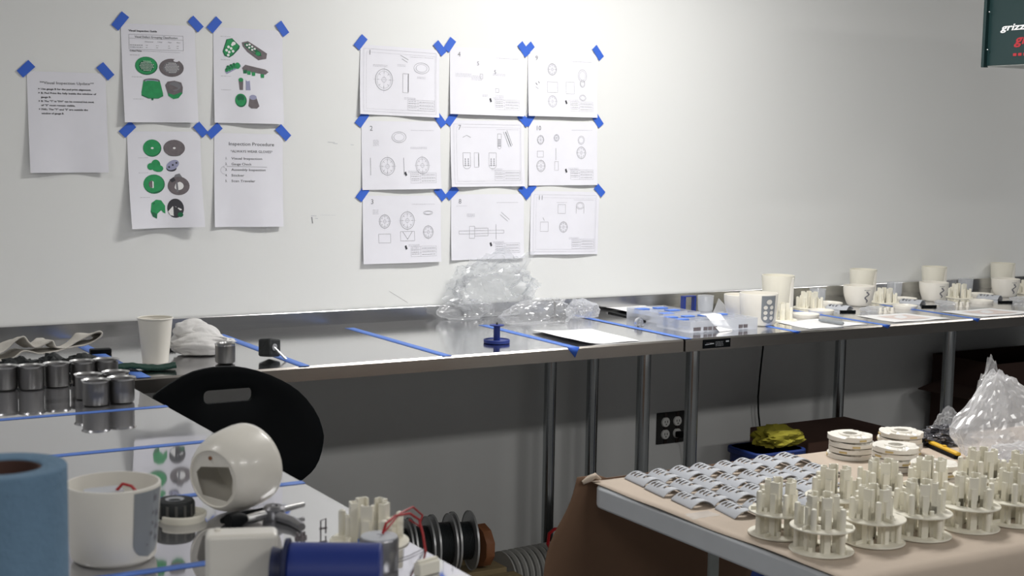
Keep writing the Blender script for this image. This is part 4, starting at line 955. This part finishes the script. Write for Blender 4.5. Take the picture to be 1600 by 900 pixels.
# arched covers in four rows
proto = sh0
rows = [(-1.632, .408, .0607, 8, 'back row'), (-1.725, .395, .0605, 8, 'second row'), (-1.822, .386, .0598, 7, 'third row'), (-1.927, .424, .06, 6, 'front row')]
ordn = ['first', 'second', 'third', 'fourth', 'fifth', 'sixth', 'seventh', 'eighth']
for y, x0, dx, n, rn in rows:
    for i in range(n):
        c = proto.copy(); C.objects.link(c); c.location = (x0+dx*i+random.uniform(-.003, .003), y-.006*i*(1 if y < -1.65 else 0)*.5+random.uniform(-.004, .004), TZ+.003); c.rotation_euler = (0, 0, -.14+random.uniform(-.06, .06))
        c['label'] = f'grey arched cover, {ordn[i]} from the left in the {rn} on kraft paper'; c['group'] = 'grey arched covers on the kraft paper'; c['category'] = 'plastic cover'
# swirled ring stacks
def ring_mesh():
    mb = MB(); n = 60; Ro, Ri, hh = .052, .021, .0125
    def zt(a, k): f = ((a*4/(2*pi)-k*1.1) % 1.0); return hh-.0042*f
    vs = []; K = 6
    for i in range(n):
        a = 2*pi*i/n
        for k in range(K+1): r = Ri+(Ro-Ri)*k/K; vs.append((r*cos(a), r*sin(a), zt(a, k/K)))
        vs.append((Ro*cos(a), Ro*sin(a), 0)); vs.append((Ri*cos(a), Ri*sin(a), 0))
    S_ = K+3; fs = []
    for i in range(n):
        j = (i+1) % n
        for k in range(K): fs.append((i*S_+k, i*S_+k+1, j*S_+k+1, j*S_+k))
        fs.append((i*S_+K, i*S_+K+1, j*S_+K+1, j*S_+K)); fs.append((i*S_+K+1, i*S_+K+2, j*S_+K+2, j*S_+K+1)); fs.append((i*S_+K+2, i*S_, j*S_, j*S_+K+2))
    mb.add(vs, fs, m_plas)
    mb.lathe([(.016, .002), (.026, .002), (.026, hh+.0008), (.017, hh+.0008), (.016, .002)], m_plas, 40)
    for k in range(2): a = -2.2+k*1.9; mb.box((Ro*cos(a), Ro*sin(a), .004), (.002, .018, .004), m_yst, M.Rotation(a, 3, 'Z'))
    return mb
r0 = None
stks = [(1327, 715, 4, 'stack farthest left'), (1405, 709, 4, 'stack at the back, half hidden'), (1397, 733, 4, 'stack between the others'), (1458, 752, 3, 'lower stack at the right')]
pos = ['bottom', 'second', 'third', 'top']
for px, py, n, sn in stks:
    b = at(px, py, TZ)
    for k in range(n):
        L = b+V((random.uniform(-.003, .003), random.uniform(-.003, .003), .003+.0142*k))
        if r0 is None: r0 = o = ring_mesh().build('swirled_ring', None, L, 25)
        else: o = r0.copy(); C.objects.link(o); o.location = L
        o.rotation_euler = (0, 0, random.uniform(0, 6)); nmk = 'top' if k == n-1 else pos[k]
        tag(o, f'white swirled plastic ring, {nmk} one of the {sn}', 'plastic ring', 'swirled rings stacked on the kraft paper')
# pillared discs on the kraft paper, stacked in pairs
fr = [(1217, 836), (1283, 862), (1364, 848), (1437, 838), (1513, 826), (1582, 817)]
bk = [(1303, 812), (1377, 800), (1452, 796), (1532, 779), (1600, 785)]
proto2 = mount(at(1217, 836, TZ)+V((0, 0, .003)), 'lower pillared disc of the first front pair from the left', .2, 'pillared discs on the kraft paper')
first = True
for rown, lst in (('front', fr), ('back', bk)):
    for i, (px, py) in enumerate(lst):
        b = at(px, py, TZ)+V((0, 0, .003)); rz = random.uniform(0, 1.2)
        for lv in (0, 1):
            lb = f'{"upper" if lv else "lower"} pillared disc of the {ordn[i]} pair from the left in the {rown} row'
            if first: proto2['label'] = lb; proto2.location = b; proto2.rotation_euler = (0, 0, rz); first = False; continue
            if rown == 'back' and lv == 0 and i > 5: continue
            dup(proto2, b+V((0, 0, .0433*lv)), rz+(2*pi/5 if lv else 0)*random.choice((0, 1, 2))+.0, lb)
# yellow knife, foil packet, bags
a, b = at(1441, 687, TZ+.012), at(1498, 712, TZ+.012); dv = b-a; ang = atan2(dv.y, dv.x)
o = thing('yellow_cutter', 'yellow and black box cutter lying beside the swirled rings', 'knife', ((a.x+b.x)/2, (a.y+b.y)/2, TZ+.003), ang)
L = dv.length; MB().box((0, 0, .012), (L, .014, .008), m_yel).build('yellow_casing', o, bevel=.003)
MB().box((0, 0, .004), (L*.96, .018, .008), m_black).build('black_grip', o, bevel=.002); MB().box((L*.12, 0, .0175), (.01, .008, .004), m_yel).build('slider', o, bevel=.001)
fo = at(1482, 698, TZ)
def lump(q): q = q.copy(); q.z *= 1.0; return q
GB = 'clear bags on the kraft paper'
foil = mat('metallised_film', (.25, .25, .27), .22, .85, bump=.6, bscale=40)
blob('foil_packet', fo+V((.02, .03, .003)), (.085, .04, .028), foil, 31, .3, 5, 'shiny dark foil packet lying behind the yellow cutter', 'packet', 1.6, folds=2.6, smooth=20)
bag(1503, 690, (.038, .03, .038), 33, 'small clear bag standing up behind the foil packet', m_film, TZ, dy=.05, amp=.22, group=GB, lift=.003)
def tallp(q): q = q.copy(); k = max(0, q.z); q.x = q.x*(1-.62*min(1, k)**.8)-.12*k; q.y *= (1-.4*min(1, k)); return q
bag(1630, 732, (.150, .085, .135), 36, 'large clear plastic bag with a twisted neck rising at the right edge', m_film2, TZ, dy=.12, amp=.18, shp=tallp, group=GB, lift=.003, base=2, fine=3, spikes=5)
bag(1606, 700, (.058, .042, .130), 39, 'narrow clear bag standing up left of the large bag', m_film, TZ, dy=.12, amp=.2, group=GB, lift=.003, shp=tallp, fine=3)
bag(1592, 738, (.09, .045, .036), 42, 'low clear bag of pale parts between cutter and discs', m_film2, TZ, dy=.02, amp=.2, group=GB, lift=.003, fine=3)

# ================================================================ UNDER THE BENCHES
# outlet box without its cover
a = atw(1028, 648); b = atw(1065, 687)
o = thing('wall_outlet', 'open wall outlet box with two white receptacles under the bench', 'outlet', (a.x, 0, a.z)); W_, H_ = b.x-a.x, a.z-b.z
g = MB(); g.box((W_/2, -.003, -H_/2), (W_+.012, .006, H_+.012), m_hole)
g.build('box_opening', o, smooth=0)
for k in range(2):
    x = W_*(.27+.48*k); g = MB()
    g.box((x, -.008, -H_/2), (.012, .004, H_+.01), m_zinc)
    rn = g.build('metal_strap', o, smooth=0)
    for j in range(2):
        z = -H_*(.28+.44*j); g = MB(); g.lathe([(0, .012), (.0165, .012), (.0185, .009), (.0185, .004), (0, .004)], m_outlet, 28, (x, 0, z), M.Rotation(R(90), 4, 'X') )
        g2 = MB()
        for s_ in (-1, 1): g.box((x+.0055*s_, -.0125, z+.002), (.0022, .001, .008), m_hole)
        g.lathe([(0, .0126), (.0024, .0126), (.0024, .012), (0, .012)], m_hole, 10, (x, 0, z-.008), M.Rotation(R(90), 4, 'X')); g.build('receptacle', o)
tp_ = thing('black_plug', 'black plug pushed into the lower right receptacle', 'plug', (a.x+W_*.75, -.012, a.z-H_*.74))
MB().box((0, -.014, 0), (.026, .028, .022), m_black).build('plug_body', tp_, bevel=.004)
MB().tube([(0, -.026, 0), (.01, -.03, -.005), (.03, -.02, -.03), (.045, -.012, -.12), (.05, -.01, -.25), (.05, -.008, -.4)], .0032, m_black, 8).build('plug_cord', tp_)
c1 = [atw(1192, 545, -.03), atw(1190, 562, -.03), atw(1187, 590, -.03), atw(1184.5, 620, -.03), atw(1185, 645, -.03), atw(1187.5, 668, -.03), atw(1188, 690, -.03), atw(1186, 760, -.03)]
c1 = [atw(1193, 530, -.02)]+c1+[V((c1[-1].x, -.03, .01))]
tag(MB().tube(c1, .0032, m_black, 8).build('power_cable'), 'thin black cord hanging down the wall under the far bench', 'cord')
# cardboard boxes and bin
def carton(loc, L, W, H_, rz, lb, m=m_brown, flap=True):
    o = thing('cardboard_box', lb, 'box', loc, rz); g = MB(); t_ = .004
    g.box((L/2, W/2, .002), (L, W, t_), m)
    for a_ in (0, 1): g.box((L*a_, W/2, H_/2), (t_, W, H_), m); g.box((L/2, W*a_, H_/2), (L, t_, H_), m)
    g.build('carton', o, smooth=0)
    if flap:
        g = MB(); g.box((0, 0, 0), (W*.36, W*.8, t_), m, M.Rotation(R(-14), 3, 'Y')); g.build('flap', o, (-W*.18, W/2, H_-.12), smooth=0)
    else: MB().box((L/2, W/2, H_-.001), (L, W, t_), m).build('top_flap', o, smooth=0)
    return o
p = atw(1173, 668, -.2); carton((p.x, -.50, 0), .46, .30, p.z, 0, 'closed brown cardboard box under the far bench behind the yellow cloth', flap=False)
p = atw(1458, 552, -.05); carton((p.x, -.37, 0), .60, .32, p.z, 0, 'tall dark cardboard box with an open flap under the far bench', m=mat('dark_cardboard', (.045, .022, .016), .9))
mb = MB().lathe([(0, 0), (.028, 0), (.022, .01), (.006, .09), (0, .092)], m_black, 24); p = atw(1571, 548, -.25)
# bin with cloth
p = atw(1140, 700, -.62)
o = thing('blue_bin', 'dark blue plastic bin under the bench holding the yellow cloth', 'bin', (p.x+.06, -.66, 0))
g = MB(); hb = p.z; g.prism(rrect(.20, .16, .03), 0, hb, m_bin, M.Translation((.06, 0, 0)) ); g.prism(rrect(.215, .175, .035), hb-.02, hb, m_bin, M.Translation((.06, 0, 0))); g.build('bin_body', o, bevel=.004)
blob('yellow_cloth', (p.x+.165, -.66, hb+.002), (.09, .06, .036), m_yelc, 51, .3, 4, 'crumpled yellow-green cloth heaped on the blue bin', 'cloth', 1.8, folds=1.6, smooth=30)
# crate, spools, hose
ys = -.42
p = atw(742, 887, ys); cz = p.z
o = thing('wooden_stand', 'rough wooden stand under the bench carrying the wire spools', 'stand', (p.x-.42, ys-.16, 0))
for dy_ in (0, .12, .24): MB().box((.25, dy_+.04, cz-.011), (.52, .08, .022), m_wood).build('top_board', o, bevel=.002)
for dx_ in (.03, .47):
    for dy_ in (.03, .29): MB().box((dx_, dy_, (cz-.022)/2), (.04, .04, cz-.022), m_wood).build('stand_leg', o)
rS = (atw(742, 797, ys).z-cz)/2
mx = M.Rotation(R(90), 4, 'Y')
def wspool(px, lb, wd=.05, rw=.8):
    x = atw(px, 840, ys).x; o = thing('wire_spool', lb, 'wire spool', (x, ys, cz), R(-12), 'wire spools standing in a row under the bench')
    for sx in (-wd/2, wd/2):
        f_ = MB().lathe([(.02, -.001), (rS-.002, -.001), (rS, -.003), (rS, .003), (rS-.002, .0015), (.02, .0015), (.02, -.001)], m_galv, 56, (sx, 0, rS), mx); f_.build('flange', o)
    g = MB(); n = 9; prf = [(.02, -wd/2+.002)]
    for i in range(n*4+1): z = -wd/2+.003+(wd-.006)*i/(n*4); prf.append((rS*rw+.0016*abs(sin(i*pi/4)), z))
    prf.append((.02, wd/2-.002)); g.lathe(prf, m_wire, 48, (0, 0, rS), mx); g.build('wound_wire', o); return o
wspool(722, 'spool of black wire at the right end of the row', .052, .62)
wspool(690, 'spool of loosely wound black wire, second from the right', .052, .70)
wspool(655, 'spool of black wire behind the red wires', .052, .68)
wspool(625, 'spool of black wire mostly hidden by the foreground table edge', .04, .68)
p = atw(750, 840, ys); g = MB(); g.lathe([(0, 0), (rS*.72, 0), (rS*.74, .004), (rS*.74, .028), (rS*.6, .034), (0, .034)], m_orange, 10, (0, 0, rS*.76), mx)
tag(g.build('wooden_disc', None, (p.x-.012, ys, cz)), 'brown wooden end block standing beside the last wire spool', 'block')
hz0 = .055
p = atw(768, 905, ys+.05); q = atw(950, 900, ys+.05)
g = MB(); n = 150; pts = []; rr = []; rh = .075
for i in range(n+1):
    t_ = i/n; pts.append(V((p.x+.025+(q.x-p.x+.25)*t_, ys+.03+.02*sin(t_*3), .0))); rr.append(rh if (i % 5) < 2 else rh-.009)
top = atw(850, 852, ys+.03).z; hc = top-rh
for i, v in enumerate(pts): v.z = hc
fs0 = len(g.f)
g.tube(pts, rr, m_hose, 28)
kd_ = g.mi(m_hosed)
for i in range(n):
    if (i % 5) in (2, 3):
        for k in range(28): g.m[i*28+k] = kd_
tag(g.build('corrugated_hose', smooth=60), 'grey corrugated hose lying under the bench beside the wire spools', 'hose')
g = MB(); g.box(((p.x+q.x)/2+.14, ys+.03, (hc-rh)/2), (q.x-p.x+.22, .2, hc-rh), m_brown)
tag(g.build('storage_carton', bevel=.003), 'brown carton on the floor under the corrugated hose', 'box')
rp = [atw(862, 872, -.45), atw(856, 850, -.45), atw(858, 834, -.43), atw(866, 827, -.42), atw(880, 826, -.42)]; rp[0].z = hc+rh-.002
tag(MB().tube([rp[0]]+rp[1:]+[rp[-1]+V((.1, 0, .0)), rp[-1]+V((.14, 0, -.06))], .0055, m_red, 10).build('red_cable'), 'thick red cable arching over the grey hose by the bench leg', 'cable')

# ================================================================ GREEN AIR CLEANER
p = atw(1541, 103, -.8); LX, LY, LZ = .42, .62, .34
o = thing('air_cleaner', 'dark green hanging air cleaner box with white lettering, top right', 'air cleaner', (p.x, -.8, p.z))
g = MB(); g.box((LX/2, -LY/2, LZ/2), (LX, LY, LZ), m_box); g.box((LX/2, -LY/2, -.001), (LX-.004, LY-.004, .003), m_bgrey); g.build('casing', o, bevel=.002)
g = MB(); g.box((-.004, .004, LZ/2-.002), (.022, .012, LZ+.006), m_box); g.build('corner_flange', o, bevel=.001)
for z in (.052, .175, .3): MB().lathe([(0, .012), (.003, .012), (.0022, .014), (0, .0145)], m_rim, 12, (-.006, .010, z) if False else (-.012, -.001, z), M.Rotation(R(90), 4, 'X')).build('screw', o)
g = MB(); dd = Draw(g, lambda u, v, l: V((-l, -u, -v)), .0015)
dd.text('grizzly', .054, -.112, .030, m_txtw, True, .135, shear=.25)
g.build('brand_lettering', o, smooth=0)
g = MB(); dd = Draw(g, lambda u, v, l: V((-l, -u, -v)), .0015); dd.text('gr', .112, -.066, .044, m_txtr, True, .06, shear=.25); [dd.line(.108+.02*k, -.032, .122+.02*k, -.032, m_txtr, .009) for k in range(4)]
g.build('red_lettering', o, smooth=0)
MB().lathe([(0, -.0045), (.014, -.0045), (.014, -.002), (0, -.002)], m_hole, 24, (.10, -.10, 0)).build('knockout', o)
for a_, b_ in ((.03, .03), (LX-.03, .03), (.03, LY-.03), (LX-.03, LY-.03)): MB().tube([(a_, -b_, LZ), (a_, -b_, H-p.z)], .004, m_zinc, 8).build('hanger_rod', o)
